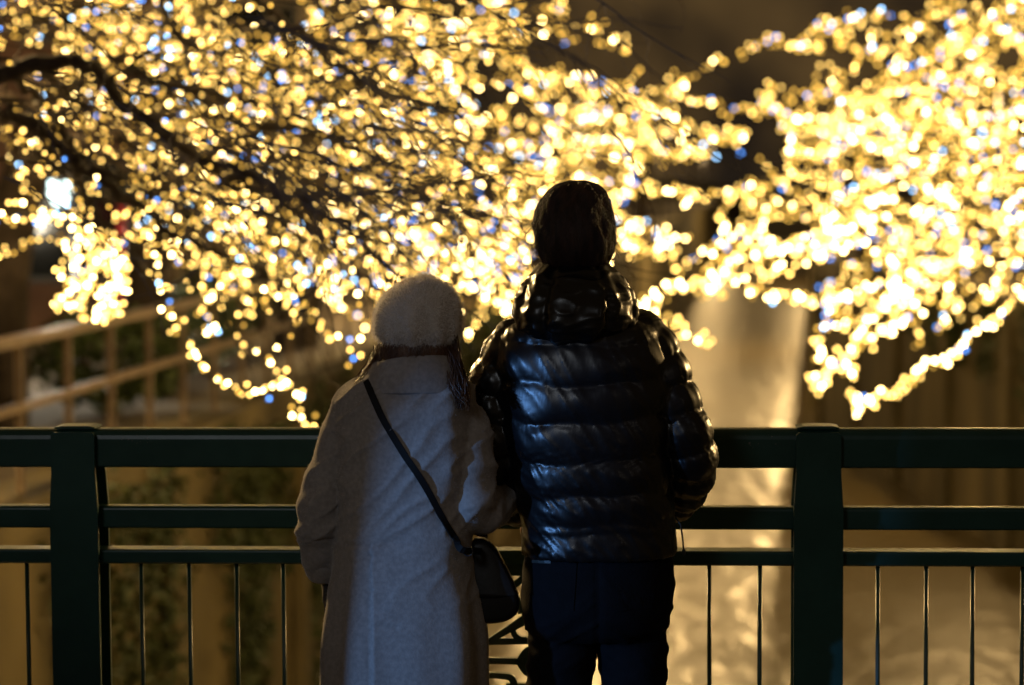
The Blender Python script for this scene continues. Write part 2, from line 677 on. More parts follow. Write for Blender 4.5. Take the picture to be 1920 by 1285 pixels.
def op(px, py):
    return rail_pt(s_at(px), 0, zpx(py, Yr))


def flat_bar(pts, w, name='scroll', d=0.016):
    """flat cast bar following a polyline in the railing plane; pts (px,py), w width in px"""
    P, dd = smooth_path([op(*p) for p in pts], max(8, 5 * len(pts)))
    wv = np.interp(np.linspace(0, 1, len(P)), dd, w if hasattr(w, '__len__') else [w] * len(pts)) * (Yr / FPX) / 2
    m_ = MB()
    vs, fs = [], []
    n = len(P)
    for i in range(n):
        t_ = Vector(P[min(n - 1, i + 1)] - P[max(0, i - 1)]).normalized()
        sd = t_.cross(RN).normalized()
        c = Vector(P[i])
        for a, b_ in ((-1, -1), (1, -1), (1, 1), (-1, 1)):
            vs.append(c + sd * (a * wv[i]) + RN * (b_ * d / 2))
    for i in range(n - 1):
        for k in range(4):
            k2 = (k + 1) % 4
            fs.append((i * 4 + k, i * 4 + k2, (i + 1) * 4 + k2, (i + 1) * 4 + k))
    fs += [(3, 2, 1, 0), tuple((n - 1) * 4 + k for k in range(4))]
    m_.add(vs, fs)
    o = m_.build(name, M['paint'], None, smooth=False)
    adopt(o, orn)
    return o


flat_bar([(888, 1062), (1062, 1062)], 34, 'panel_plate')
flat_bar([(905, 1085), (948, 1082)], [46, 20], 'panel_plate', 0.014)
flat_bar([(945, 1108), (965, 1094), (985, 1080), (1010, 1072)], [10, 13, 13, 12])
flat_bar([(905, 1070), (930, 1090), (965, 1120), (975, 1150)], 12)
flat_bar([(912, 1202), (950, 1180), (985, 1160), (1020, 1148)], [9, 14, 20, 14])
flat_bar([(912, 1203), (950, 1202), (990, 1201), (1060, 1201)], 12)
flat_bar([(958, 1178), (962, 1190), (972, 1197), (985, 1197)], [10, 11, 10, 8])
flat_bar([(885, 1239), (950, 1239), (985, 1240), (1062, 1239)], 12)
flat_bar([(968, 1240), (978, 1230), (988, 1224), (1000, 1222)], [8, 16, 24, 26])
flat_bar([(968, 1240), (978, 1250), (988, 1256), (1000, 1258)], [8, 16, 24, 26])
flat_bar([(885, 1268), (935, 1267), (956, 1272), (960, 1284), (948, 1296)], [11, 11, 13, 13, 10])
flat_bar([(945, 1285), (1062, 1286)], 10)
flat_bar([(885, 1330), (1062, 1330)], 14)
flat_bar([(888, 1045), (888, 1400), (888, 1700)], 9, 'panel_edge')
flat_bar([(1062, 1045), (1062, 1400), (1062, 1700)], 9, 'panel_edge')
# small scuffs on the top rail right of the man
for k in range(26):
    px = random.choice([random.uniform(1365, 1440), random.uniform(1340, 1480), random.uniform(230, 290)])
    py = random.uniform(815, 840) if px > 1000 else random.uniform(815, 835)
    q = rail_pt(s_at(px), -0.0378, zpx(py, Yr - .04))
    m_ = MB()
    a_ = random.uniform(0, 6)
    rr = random.uniform(.0006, .0021)
    m_.add([q + RU * (math.cos(a_ + j * 1.26) * rr * random.uniform(.6, 2.0)) + Vector((0, 0, math.sin(a_ + j * 1.26) * rr * random.uniform(.4, 1))) for j in range(5)], [(0, 1, 2, 3, 4)])
    m_.build('paint_chip', M['worn'], rail, smooth=False)

# ------------------------------------------------------------------ promenade fences (left and right bank)
def fence(edge, sgn, y0, y1, label, rail_h=1.095):
    root = empty('promenade_fence', (edge(y0), y0, BANK_Z + 0.06))
    tag(root, label, 'fence')
    zt = BANK_Z + rail_h
    ys = np.linspace(y0, y1, 40)
    for nm, z, w, h in (('top_rail', zt - 0.03, 0.13, 0.06), ('lower_rail', zt - 0.47, 0.06, 0.055)):
        m_ = MB()
        vs, fs = [], []
        for y in ys:
            x = edge(y) + sgn * 0.12
            for a, b_ in ((-1, -1), (1, -1), (1, 1), (-1, 1)):
                vs.append((x + a * w / 2, y, z + b_ * h / 2))
        n = len(ys)
        for i in range(n - 1):
            for k in range(4):
                k2 = (k + 1) % 4
                fs.append((i * 4 + k, i * 4 + k2, (i + 1) * 4 + k2, (i + 1) * 4 + k))
        m_.add(vs, fs)
        m_.build(nm, M['fence'], root, smooth=False)
    m_ = MB()
    m_.box((0, 0, 0), (0.05, 0.045, rail_h - 0.12))
    p0 = m_.build('post', M['fence'], root, smooth=False)
    y, i = y0 + 0.3, 0
    while y < min(y1, 48):
        o = p0 if i == 0 else bpy.data.objects.new('post', p0.data)
        if i:
            COL.objects.link(o)
            adopt(o, root)
        o.location = (edge(y) + sgn * 0.12, y, BANK_Z + 0.06 + (rail_h - 0.12) / 2)
        y += 1.08
        i += 1
    return root


fence(left_edge, -1, 9.0, 70, 'beige railed promenade fence above the ivy wall')
fence(right_edge, 1, 9.0, 70, 'beige promenade fence on the far bank behind the lit right tree')


# ------------------------------------------------------------------ foliage stuff
def leaf_cloud(name, pts, size, m, label=None, kind='stuff', parent=None):
    m_ = MB()
    for p in pts:
        q = Quaternion((random.gauss(0, 1), random.gauss(0, 1), random.gauss(0, 1), random.gauss(0, 1))).normalized()
        s = size * random.uniform(.6, 1.4)
        ax, ay = q @ Vector((s, 0, 0)), q @ Vector((0, s * .7, 0))
        az = q @ Vector((0, 0, s * .25))
        p = Vector(p)
        m_.add([p - ax, p - ay + az, p + ax, p + ay + az], [(0, 1, 2), (0, 2, 3)])
    o = m_.build(name, m, parent, smooth=False)
    tag(o, label, None, None, kind)
    return o


pts = []
for k in range(64):
    y0 = 9 + 50 * random.random() ** 1.4
    top = BANK_Z + random.uniform(-.3, 0.1)
    ln = random.uniform(0.8, 3.9)
    for j in range(int(190 * ln)):
        u = random.random()
        y = y0 + random.gauss(0, 0.16 + .12 * (1 - u))
        pts.append((left_edge(y) + 0.03 + random.random() * 0.16, y, top - ln * u))
leaf_cloud('hanging_ivy', pts, 0.042, M['ivy'], 'dark hanging ivy trailing down the left canal wall')
pts = []
for k in range(20):
    y0 = 18 + 36 * random.random()
    ln = random.uniform(0.4, 1.8)
    for j in range(int(60 * ln)):
        u = random.random()
        y = y0 + random.gauss(0, 0.3)
        pts.append((right_edge(y) - 0.03 - random.random() * 0.16, y, BANK_Z - ln * u))
leaf_cloud('wall_creeper', pts, 0.08, M['ivy'], 'sparse creeper hanging from the top of the right canal wall')

# hedge and shrubs on the left promenade
for k, (y, x, h) in enumerate(((21.5, -3.6, 0.95), (25.5, -3.5, 1.0), (31.0, -3.6, 1.1))):
    root = empty('round_shrub', (x, y, BANK_Z))
    lab = ('low green shrub directly behind the left fence, under the hanging loops of light',
           'green shrub behind the left fence, second along the promenade', 'farthest green shrub behind the left promenade fence')[k]
    tag(root, lab, 'shrub', 'shrubs behind the promenade fence')
    st = MB()
    for j in range(5):
        a_ = j * 1.3
        st.tube([(x, y, BANK_Z), (x + .2 * math.cos(a_), y + .2 * math.sin(a_), BANK_Z + .4 * h), (x + .45 * math.cos(a_), y + .45 * math.sin(a_), BANK_Z + .8 * h)], [.03, .02, .008], 5)
    st.build('stem', M['bark'], root)
    P = []
    for j in range(900):
        v = Vector((random.gauss(0, 1), random.gauss(0, 1), random.gauss(0, 1))).normalized() * random.uniform(.55, 1.0)
        P.append((x + v.x * .75, y + v.y * 1.3, BANK_Z + h * .55 + v.z * h * .5))
    leaf_cloud('foliage', P, .06, M['hedge'], None, 'stuff', root)

# ------------------------------------------------------------------ buildings and lamps behind the trees
def building(x, y, w, d, h, rot, m, label, nwin, nfl, group='buildings along the canal'):
    root = empty('building', (x, y, BANK_Z))
    tag(root, label, 'building')
    rt = Matrix.Rotation(rot, 3, 'Z')

    def P(a, b_, c):
        return Vector((x, y, BANK_Z)) + rt @ Vector((a, b_, c))
    m_ = MB()
    m_.box(P(0, 0, h / 2), (w, d, h), rt)
    m_.build('wall', m, root, smooth=False)
    m_ = MB()
    m_.box(P(0, 0, h + .12), (w + .4, d + .4, .24), rt)
    m_.build('roof', M['kerb'], root, smooth=False)
    for j in range(nfl):
        for i in range(nwin):
            a = (i + .5) / nwin * w - w / 2
            c = 1.6 + j * 3.1
            f = MB()
            f.box(P(a, -d / 2 - .03, c), (1.5, .1, 1.7), rt)
            fo = f.build('window', M['frame'], root, smooth=False)
            g = MB()
            g.box(P(a, -d / 2 - .085, c), (1.34, .03, 1.54), rt)
            g.build('pane', M['glass'], fo, smooth=False)
    return root


building(-9.2, 34, 8, 6, 7.5, R(12), M['brick'], 'dark reddish brown building behind the left promenade and its red banner', 4, 2)
building(-10.5, 52, 12, 8, 10, R(8), M['render'], 'taller grey building farther along the left bank behind the trees', 6, 3)
building(17.5, 45, 9, 8, 8, R(-20), M['render'], 'low grey building on the right bank behind the illuminated tree', 4, 2)


def street_lamp(loc, h, label, head_color, strength, arm=(0.6, 0, 0), head=(0.34, 0.16, 0.1), group=None, twin=False):
    root = empty('street_lamp', loc)
    tag(root, label, 'street lamp', group)
    x, y, z = loc
    m_ = MB()
    m_.tube([(x, y, z), (x, y, z + 0.4), (x, y, z + h)], [.07, .05, .04], 10)
    m_.build('pole', M['metal'], root)
    ends = [Vector(arm)] + ([-Vector(arm)] if twin else [])
    for e in ends:
        m_ = MB()
        m_.tube([(x, y, z + h - .1), (x + e.x * .4, y + e.y * .4, z + h + .08), (x + e.x, y + e.y, z + h + .1)], [.03, .025, .025], 8)
        m_.build('arm', M['metal'], root)
        m_ = MB()
        hx, hy, hz = x + e.x, y + e.y, z + h + .1
        m_.box((hx, hy, hz), (head[0], head[1], .06))
        ho = m_.build('lamp_head', M['metal'], root, smooth=False)
        m_ = MB()
        m_.tube([(hx, hy, hz - .03), (hx, hy, hz - .03 - head[2] * .5), (hx, hy, hz - .03 - head[2])], [head[0] * .42, head[0] * .45, head[0] * .2], 10)
        m_.build('lamp_glass', emit('lamp_glow', head_color, strength), ho)
    return root


# two greenish lamps and a large white one at far left
a = at(41, 472, 34)
b_ = at(86, 468, 34)
street_lamp((((a + b_) / 2).x, 34, BANK_Z), (a.z - BANK_Z), 'twin armed street lamp with two greenish white lights at far left', (0.62, 1.0, 0.86), 14, arm=((b_ - a).x / 2, 0, 0), head=(.12, .09, .13), twin=True)
p = at(112, 352, 26)
lamp = street_lamp((p.x + .15, 26, BANK_Z), p.z - BANK_Z, 'tall street lamp with a big cool white head shining through the left branches', (0.78, 1.0, 0.96), 6, arm=(-.15, 0, 0), head=(.26, .2, .26))
lamp_light('promenade_light', 'POINT', (p.x, 25.6, p.z - .55), 220, (1.0, .86, .62), size=.12)
# bridge lamps behind the camera; the tall neutral one is an added fill
street_lamp((LAMP_BLUE.x - .5, LAMP_BLUE.y - .1, 0), LAMP_BLUE.z + .12, 'low lamp post with a cold blue light on the left pavement', (.3, .55, 1), 6, arm=(.5, .1, 0), head=(.3, .2, .05))
street_lamp((LAMP_FILL.x - .5, LAMP_FILL.y - .1, 0), LAMP_FILL.z + .12, 'taller added fill lamp with a neutral white light behind the left pavement', (1, .82, .62), 5, arm=(.5, .1, 0), head=(.3, .2, .05))
street_lamp((LAMP_WHITE.x + .5, LAMP_WHITE.y - .1, 0), LAMP_WHITE.z + .12, 'bridge street lamp with a soft white light on the right pavement', (1, .9, .78), 3, arm=(-.5, .1, 0), head=(.3, .2, .05))

for (y, s_, e_, wn_) in ((11.5, -1, 2000, 'nearest'), (36, -1, 2000, 'second'), (66, -1, 2800, 'third'), (110, -1, 1000, 'fourth'), (170, -1, 1500, 'fifth'), (13, 1, 3600, 'nearest'), (44, 1, 2000, 'second'), (84, 1, 5800, 'third'), (135, 1, 4200, 'fourth')):  # lamps added to brighten water, canal walls and the couple's rims
    x = left_edge(y) - .9 if s_ < 0 else right_edge(y) + .9
    street_lamp((x, y, BANK_Z), 3.9, 'slim added warm lamp on the %s promenade, %s along the canal' % ('left' if s_ < 0 else 'right', wn_), (1, .66, .30), 6, arm=(-.5 * s_, 0, 0), head=(.26, .2, .12))
    lamp_light('promenade_light', 'POINT', (x - .5 * s_, y - .1, BANK_Z + 3.75), e_, (1.0, .64, .25), size=.15)

# added panels out of view, shaped to cut the blue beam around the couple
sg = empty('beam_blocker', (-2.6, 3.0, 0))
tag(sg, 'added blank panels on poles that shade the low blue lamp', 'light blocker')


def shade_pt(px, py, Y, f=.62):
    """point a fraction f of the way from the blue lamp to a place in the scene"""
    return LAMP_BLUE.lerp(at(px, py, Y), f)


_c = shade_pt(720, 1000, 4.86)
_u = Vector((math.cos(R(50)), -math.sin(R(50)), 0))
_w = Vector((math.sin(R(50)), math.cos(R(50)), 0))


def on_board(p):
    q = p - _c
    return (q.dot(_u), p.z)


e0 = on_board(shade_pt(684, 1400, 4.83))
e1 = on_board(shade_pt(712, 1000, 4.84))
e2 = on_board(shade_pt(748, 850, 4.85))
e3 = on_board(shade_pt(800, 752, 4.86))
e4 = on_board(shade_pt(935, 640, 4.92))
e5 = on_board(shade_pt(1060, 628, 4.90))
e6 = on_board(shade_pt(1135, 1000, 4.90))
_o = Vector((_c.x, _c.y, 0))
m_ = MB()
m_.prism([(-.8, .1), (e0[0], .1), e0, e1, e2, (e2[0], 1.84), (-.8, 1.84)], _o, _u, Vector((0, 0, 1)), _w, .03)
m_.build('panel', M['frame'], sg, smooth=False)
m_ = MB()
m_.prism([(e2[0] + .002, e2[1]), e3, e4, e5, (e5[0] + .05, e5[1] - .02), (e6[0], .15), (e6[0] + 1.5, .15), (e5[0] + 1.7, 1.84), (e2[0] + .002, 1.84)], _o, _u, Vector((0, 0, 1)), _w, .03)
m_.build('shade_board', M['frame'], sg, smooth=False)
for a_ in (-.75, -.1):
    m_ = MB()
    m_.tube([_o + _u * a_ - _w * .04, _o + _u * a_ - _w * .04 + Vector((0, 0, 1.2)), _o + _u * a_ - _w * .04 + Vector((0, 0, 1.9))], .025, 8)
    m_.build('pole', M['metal'], sg)

# red banner and orange board on the promenade
root = empty('red_banner', at(262, 560, 28))
tag(root, 'hanging red cloth banner on a pole, between the left branches', 'banner')
c = at(262, 490, 28)
m_ = MB()
m_.tube([(c.x + .27, 28, BANK_Z), (c.x + .27, 28, c.z), (c.x + .27, 28, c.z + .75)], .025, 6)
m_.tube([(c.x + .27, 28, c.z + .66), (c.x, 28, c.z + .66), (c.x - .27, 28, c.z + .66)], .014, 6)
m_.build('pole', M['metal'], root)
m_ = MB()
vs = [(c.x - .25 + .5 * i / 6, 28 + .03 * math.sin(i * 1.7 + j), c.z + .64 - 1.35 * j / 8) for j in range(9) for i in range(7)]
m_.add(vs, [(j * 7 + i, j * 7 + i + 1, j * 7 + i + 8, j * 7 + i + 7) for j in range(8) for i in range(6)])
ob = m_.build('cloth', M['red_cloth'], root)
sd = ob.modifiers.new('thickness', 'SOLIDIFY')
sd.thickness = .006
root = empty('orange_board', at(262, 640, 24))
tag(root, 'small upright orange signboard standing behind the left fence', 'signboard')
c = at(262, 620, 24)
m_ = MB()
m_.box((c.x, 24, c.z), (.36, .03, .55))
m_.build('board', M['orange'], root, smooth=False)
m_ = MB()
for e in (-.14, .14):
    m_.tube([(c.x + e, 24.03, BANK_Z), (c.x + e, 24.03, c.z - .1), (c.x + e, 24.03, c.z + .2)], .015, 6)
m_.build('stand', M['metal'], root)

# ------------------------------------------------------------------ trees and strings of light
BULB_ME = {}


def bulb_mesh(cls, mi):
    key = (cls, mi)
    if key not in BULB_ME:
        import bmesh
        bm = bmesh.new()
        bmesh.ops.create_icosphere(bm, subdivisions=1, radius=1.0)
        me = bpy.data.meshes.new('bulb')
        bm.to_mesh(me)
        bm.free()
        me.materials.append(BULB[cls][mi])
        BULB_ME[key] = me
    return BULB_ME[key]


_ico_v = None


def ico():
    global _ico_v
    if _ico_v is None:
        me = bulb_mesh('near', 0)
        _ico_v = ([Vector(v.co) for v in me.vertices], [tuple(p.vertices) for p in me.polygons])
    return _ico_v


def cls_of(Y):
    return 'near' if Y < 12.5 else ('mid' if Y < 21 else 'far')


def bulb_r(Y):
    return 0.0062 + 0.00072 * max(0, Y - 9)


N_SINGLE = [0]


def light_string(label, pts, bulbs, single, group=None, hot=0.3, blue=0.06, gold=0.35, sag=0.0, big=1.0):
    """pts: cable polyline(s); bulbs: positions. single -> every bulb its own object"""
    pl = pts if isinstance(pts[0], list) else [pts]
    root = empty('light_string', pl[0][0])
    tag(root, label, 'string lights', group)
    w = MB()
    for q in pl:
        w.tube(q, 0.0025, 4, cap=False)
    w.build('cable', M['wire'], root)
    Ym = sum(b[1] for b in bulbs) / max(1, len(bulbs))
    cls = cls_of(Ym)
    joined = MB()
    V, F = ico()
    for b in bulbs:
        mi = pick_bulb(hot, gold, blue)
        rad = big * bulb_r(b[1]) * random.uniform(.8, 1.15)
        if single:
            o = bpy.data.objects.new('bulb', bulb_mesh(cls, mi))
            COL.objects.link(o)
            o.location = b
            o.scale = (rad, rad, rad)
            o.parent = root
            o.matrix_parent_inverse = Matrix.Translation(-root.location)
            N_SINGLE[0] += 1
        else:
            joined.add([v * rad + Vector(b) for v in V], F, mi)
    if not single and bulbs:
        o = joined.build('bulbs', BULB[cls], root, smooth=False)
        o['kind'] = 'stuff'
    return root


def wander(p, d, length, n, wob, droop):
    pts = [Vector(p)]
    d = Vector(d).normalized()
    for i in range(n):
        d = (d + Vector((random.gauss(0, wob), random.gauss(0, wob), random.gauss(0, wob) - droop))).normalized()
        pts.append(pts[-1] + d * (length / n))
    return pts


class Tree:
    def __init__(self, label, base, trunk_pts, radii, group='illuminated cherry trees', name='cherry_tree'):
        self.root = empty(name, base)
        tag(self.root, label, 'tree', group)
        m_ = MB()
        P, d = smooth_path(trunk_pts, 4 * len(trunk_pts))
        m_.tube(P, list(np.interp(np.linspace(0, 1, len(P)), np.linspace(0, 1, len(radii)), radii)), 12)
        m_.build('trunk', M['bark'], self.root)
        self.tw = MB()

    def limb(self, pts, r0, r1, subs=12, sub_len=1.0, droop=.03, spread=.8, twigs=3, sub_r=None, bstep=.09, jit=.035, from_t=.08,
             string=None, single=False, group=None, hot=.3, blue=.06, gold=.35, bare=0.0, zbias=0.0, on_limb=True, yb=0.0):
        P, d = smooth_path(pts, max(10, 6 * len(pts)))
        wob = r0 * .5
        P = P + RNG.normal(0, wob, P.shape)
        m_ = MB()
        rr = r0 + (r1 - r0) * np.linspace(0, 1, len(P))
        m_.tube(P, list(rr), 8)
        m_.build('limb', M['bark'], self.root)
        bulbs, cables = [], []
        L = float(np.linalg.norm(np.diff(P, axis=0), axis=1).sum())

        def sow(path, step, j):
            acc = random.random() * step
            for a, b in zip(path[:-1], path[1:]):
                l = (b - a).length
                while acc < l:
                    q = a + (b - a) * (acc / l)
                    j_ = j * .55
                    bulbs.append(q + Vector((random.gauss(0, j_), random.gauss(0, j_), random.gauss(0, j_))))
                    acc += step * random.uniform(.4, 1.25)
                acc -= l
        VP = [Vector(p) for p in P]
        if on_limb:
            sow(VP[int(len(VP) * from_t):], bstep, jit + r0 * .4)
        cables.append([p + Vector((0, 0, r0 * .6)) for p in VP])
        for k in range(subs):
            t = from_t + (1 - from_t) * (k + random.random()) / subs
            i = min(len(VP) - 2, int(t * (len(VP) - 1)))
            tg = (VP[i + 1] - VP[i]).normalized()
            q = Vector((random.gauss(0, 1), random.gauss(0, .8) + yb, random.gauss(zbias, 1)))
            q = (q - tg * q.dot(tg)).normalized()
            dr = tg * random.uniform(.35, 1.0) + q * spread
            ln = sub_len * random.uniform(.5, 1.25) * (1.12 - .8 * t)
            sr = (sub_r or max(.004, rr[i] * .45)) * random.uniform(.7, 1.1)
            path = wander(VP[i], dr, ln, 7, .16, droop)
            self.tw.tube(path, list(np.linspace(sr, .0022, len(path))), 5, cap=False)
            if random.random() >= bare:
                sow(path, bstep, jit)
                cables.append(path)
            for j in range(twigs):
                ii = random.randint(2, len(path) - 2)
                tg2 = (path[ii + 1] - path[ii]).normalized()
                q = Vector((random.gauss(0, 1), random.gauss(0, .8), random.gauss(0, 1))).normalized()
                p2 = wander(path[ii], tg2 * .7 + q * .8, ln * random.uniform(.25, .6), 5, .2, droop)
                self.tw.tube(p2, list(np.linspace(sr * .4 + .001, .0014, len(p2))), 3, cap=False)
                if random.random() >= bare + .35:
                    sow(p2, bstep * 1.1, jit)
        if string and bulbs:
            light_string(string, cables, bulbs, single, group, hot, blue, gold)
        return VP

    def done(self):
        o = self.tw.build('twigs', M['bark'], self.root)
        o['kind'] = 'stuff'


def path_px(pp, Y0, Y1=None):
    Y1 = Y0 if Y1 is None else Y1
    n = len(pp)
    return [at(x, y, Y0 + (Y1 - Y0) * i / (n - 1)) for i, (x, y) in enumerate(pp)]


GL = 'lights wound through the left canopy'
GR = 'lights wound through the right canopy'
GF = 'lights wound through the far canopies'

# --- near left tree: dark limbs crossing the upper left
T = Tree('nearest cherry tree, dark limbs crossing the upper left of the view', (-5.6, 9.6, BANK_Z),
         [(-5.6, 9.6, BANK_Z), (-5.3, 9.5, 0.9), (-4.7, 9.4, 1.9), (-3.9, 9.3, 2.35), at(-60, 150, 9.2)], [.22, .17, .13, .10, .045])
BL = 'warm string lights along a dark near branch, '
T.limb(path_px([(-70, 152), (40, 128), (135, 112), (215, 180), (300, 255), (385, 305), (470, 335), (570, 380), (660, 440), (730, 505)], 9.2, 9.6), .036, .008, 16, .7, .05, .8, 4, bstep=.085, string=BL + 'from the left edge to above the beret', single=True, group=None, hot=.15, gold=.5, bare=.25, on_limb=False, yb=1.1)
T.limb(path_px([(-60, 190), (60, 235), (160, 315), (260, 390), (330, 440), (400, 470), (470, 505), (540, 545)], 9.0, 9.9), .026, .007, 14, .6, .06, .7, 4, bstep=.085, string=BL + 'lowest of the left limbs', single=False, hot=.1, gold=.5, bare=.25, on_limb=False, yb=1.1)
T.limb(path_px([(-80, 100), (20, 145), (90, 205), (140, 300), (160, 380), (230, 450), (290, 520)], 9.4, 10.2), .02, .006, 8, .5, .06, .7, 2, bstep=.12, string=BL + 'bending down at far left', single=False, hot=.2, bare=.3, on_limb=False, yb=1.1)
T.limb(path_px([(430, -50), (500, 15), (570, 65), (640, 125), (720, 175), (820, 205), (930, 245)], 9.0, 10.5), .022, .006, 14, .7, .03, .8, 3, bstep=.095, string=BL + 'slanting down from the top edge', single=False, hot=.08, gold=.5, bare=.25, on_limb=False, yb=1.1)
T.limb(path_px([(250, 130), (330, 165), (430, 185), (560, 195), (640, 180)], 9.8, 10.4), .02, .007, 8, .6, .02, .7, 3, bstep=.095, string=BL + 'level in the upper left', single=False, hot=.1, gold=.5, bare=.2, on_limb=False, yb=1.1)
T.limb(path_px([(280, -60), (310, 30), (350, 110), (390, 210), (470, 270), (560, 320)], 10.0, 10.6), .014, .005, 12, .7, .06, .8, 3, bstep=.095, string=BL + 'hanging from the top left', single=False, hot=.1, gold=.45, bare=.2, on_limb=False, yb=1.1)
T.limb(path_px([(380, 300), (470, 250), (560, 240), (680, 290), (800, 330), (920, 360)], 9.6, 10.6), .016, .005, 14, .7, .04, .8, 3, bstep=.095, string=BL + 'left of the man\'s head', single=False, hot=.12, gold=.45, bare=.2, on_limb=False, yb=1.1)
T.limb(path_px([(430, 330), (560, 400), (640, 470), (700, 540), (745, 560)], 9.5, 9.9), .015, .005, 10, .5, .08, .8, 3, bstep=.2, string=None)
T.limb(path_px([(560, 380), (680, 440), (790, 480), (880, 520), (960, 545)], 9.9, 10.8), .012, .004, 12, .5, .05, .8, 3, bstep=.095, string=BL + 'above the beret towards the man', single=False, hot=.2, gold=.35, bare=.2, on_limb=False, yb=1.1)
# fine pendulous twigs in front of the lights
for (x, y) in [(140, 130), (150, 200), (300, 250), (320, 270), (345, 280), (365, 300), (700, 160), (880, 240), (620, 230), (500, 120), (840, 380), (560, 430), (640, 300)]:
    p = at(x, y, 9.0 + random.random())
    for k in range(2):
        q = wander(p, (random.gauss(.2, .3), 0, -1), random.uniform(.3, .6), 8, .12, .02)
        T.tw.tube(q, list(np.linspace(.0035, .0013, len(q))), 4, cap=False)
for k in range(85):
    x, y = random.uniform(-60, 800), random.uniform(-60, 420)
    if y > 330 + .2 * x:
        continue
    p = at(x, y, random.uniform(7.6, 10.2))
    q = wander(p, (1.0, random.gauss(0, .4), random.gauss(-.38, .28)), random.uniform(.45, 1.25), 11, .12, .02)
    T.tw.tube(q, list(np.linspace(random.uniform(.003, .007), .0014, len(q))), 4, cap=False)
    for e in range(6):
        i_ = random.randint(2, 10)
        q2 = wander(q[i_], (q[i_] - q[i_ - 1]).normalized() + Vector((random.gauss(0, .6), random.gauss(0, .6), random.gauss(-.2, .6))), random.uniform(.12, .45), 6, .18, .05)
        T.tw.tube(q2, list(np.linspace(.003, .0012, len(q2))), 3, cap=False)
for k in range(70):
    x, y = random.uniform(-60, 1180), random.uniform(-40, 470)
    if y > 340 + .15 * x:
        continue
    p = at(x, y, random.uniform(7.0, 8.6))
    q = wander(p, (1.0, random.gauss(0, .4), random.gauss(-.45, .3)), random.uniform(.3, .8), 10, .13, .03)
    T.tw.tube(q, list(np.linspace(random.uniform(.002, .0038), .001, len(q))), 4, cap=False)
    for e in range(5):
        i_ = random.randint(1, 9)
        q2 = wander(q[i_], (q[i_] - q[max(0, i_ - 1)]).normalized() + Vector((random.gauss(0, .6), random.gauss(0, .6), random.gauss(-.3, .6))), random.uniform(.08, .3), 6, .2, .05)
        T.tw.tube(q2, list(np.linspace(.002, .0009, len(q2))), 3, cap=False)
T.done()

# --- second left tree, behind it
T = Tree('second left cherry tree, densely wound with warm lights from the left edge to the centre', (-4.6, 14.5, BANK_Z),
         [(-4.6, 14.5, BANK_Z), (-4.4, 14.4, 1.2), (-3.9, 14.2, 2.4), at(-120, 120, 14)], [.26, .2, .15, .09])
ML = [
    ([(-100, 60), (100, 60), (300, 90), (500, 150), (700, 230), (900, 300)], 13, 15),
    ([(-100, 20), (100, 10), (300, 20), (480, 60), (620, 110)], 12.8, 13.5),
    ([(200, 240), (350, 300), (500, 360), (700, 420), (850, 460), (980, 480)], 13, 15),
    ([(-60, 190), (80, 200), (220, 240), (400, 250), (600, 260), (800, 270)], 13, 14.5),
    ([(100, -40), (250, 60), (420, 130), (600, 170), (780, 150), (900, 110)], 13, 15.5),
    ([(330, 340), (450, 400), (560, 450), (680, 480), (800, 500)], 13, 14),
    ([(150, 250), (260, 330), (330, 400), (380, 470), (420, 520)], 13, 13.5),
    ([(500, 200), (640, 330), (740, 400), (860, 420), (960, 400)], 13.5, 15),
    ([(-110, 105), (40, 140), (160, 185), (300, 215), (420, 230)], 12.6, 13.5),
    ([(-90, -30), (60, 30), (200, 75), (340, 55), (440, 70)], 12.6, 13.5),
]
for i, (pp, a, b) in enumerate(ML):
    T.limb(path_px(pp, a, b), .035, .008, 16, 1.0, .02, .55, 2, bstep=.05, jit=.028, string='warm lights, blue specks, ' + ('on a long branch from upper left to centre', 'along the very top left edge', 'in the brighter middle left, sloping towards the beret', 'level across the left, just under the dark forked limb', 'high up left of the dark sky gap', 'in the bright lower left, above the beret', 'falling steeply above the hanging left chains', 'in the middle, left of the man\'s head', 'short, at the left edge behind the dark limb fork', 'short, in the top left corner')[i], group=GL, hot=.10 if i not in (2, 5, 6) else .28, gold=.45 if i not in (2, 5, 6) else .3, blue=.07)
T.done()

# --- third left tree, reaching the middle of the canal
T = Tree('third left cherry tree, its bright branches reaching out behind the man', (-4.3, 20, BANK_Z),
         [(-4.3, 20, BANK_Z), (-4.1, 19.9, 1.4), (-3.4, 19.7, 2.7), at(420, 160, 19.5)], [.28, .22, .16, .10])
ML = [
    ([(420, 160), (560, 100), (700, 60), (850, 50), (980, 70)], 19, 20),
    ([(500, 120), (680, 20), (850, -20), (1000, 20), (1165, 80)], 19, 20),
    ([(420, 190), (600, 200), (800, 170), (980, 150), (1150, 170), (1290, 190), (1425, 212)], 18.5, 21),
    ([(450, 240), (650, 270), (850, 270), (1020, 250), (1200, 260), (1330, 290)], 18, 20.5),
    ([(450, 290), (650, 350), (850, 380), (1000, 350), (1180, 340), (1300, 370)], 18, 20),
    ([(450, 330), (620, 420), (800, 450), (950, 440), (1150, 450), (1320, 478)], 18, 20),
    ([(600, 420), (750, 480), (860, 520), (930, 550), (970, 580)], 18, 18.5),
    ([(560, 300), (760, 330), (950, 290), (1120, 210), (1250, 230), (1400, 260)], 19, 22),
    ([(500, 220), (700, 130), (880, 90), (1000, 130), (1090, 150)], 19, 20),
    ([(640, 400), (780, 420), (900, 400), (990, 420), (1080, 400), (1200, 420), (1290, 440)], 17.5, 20),
]
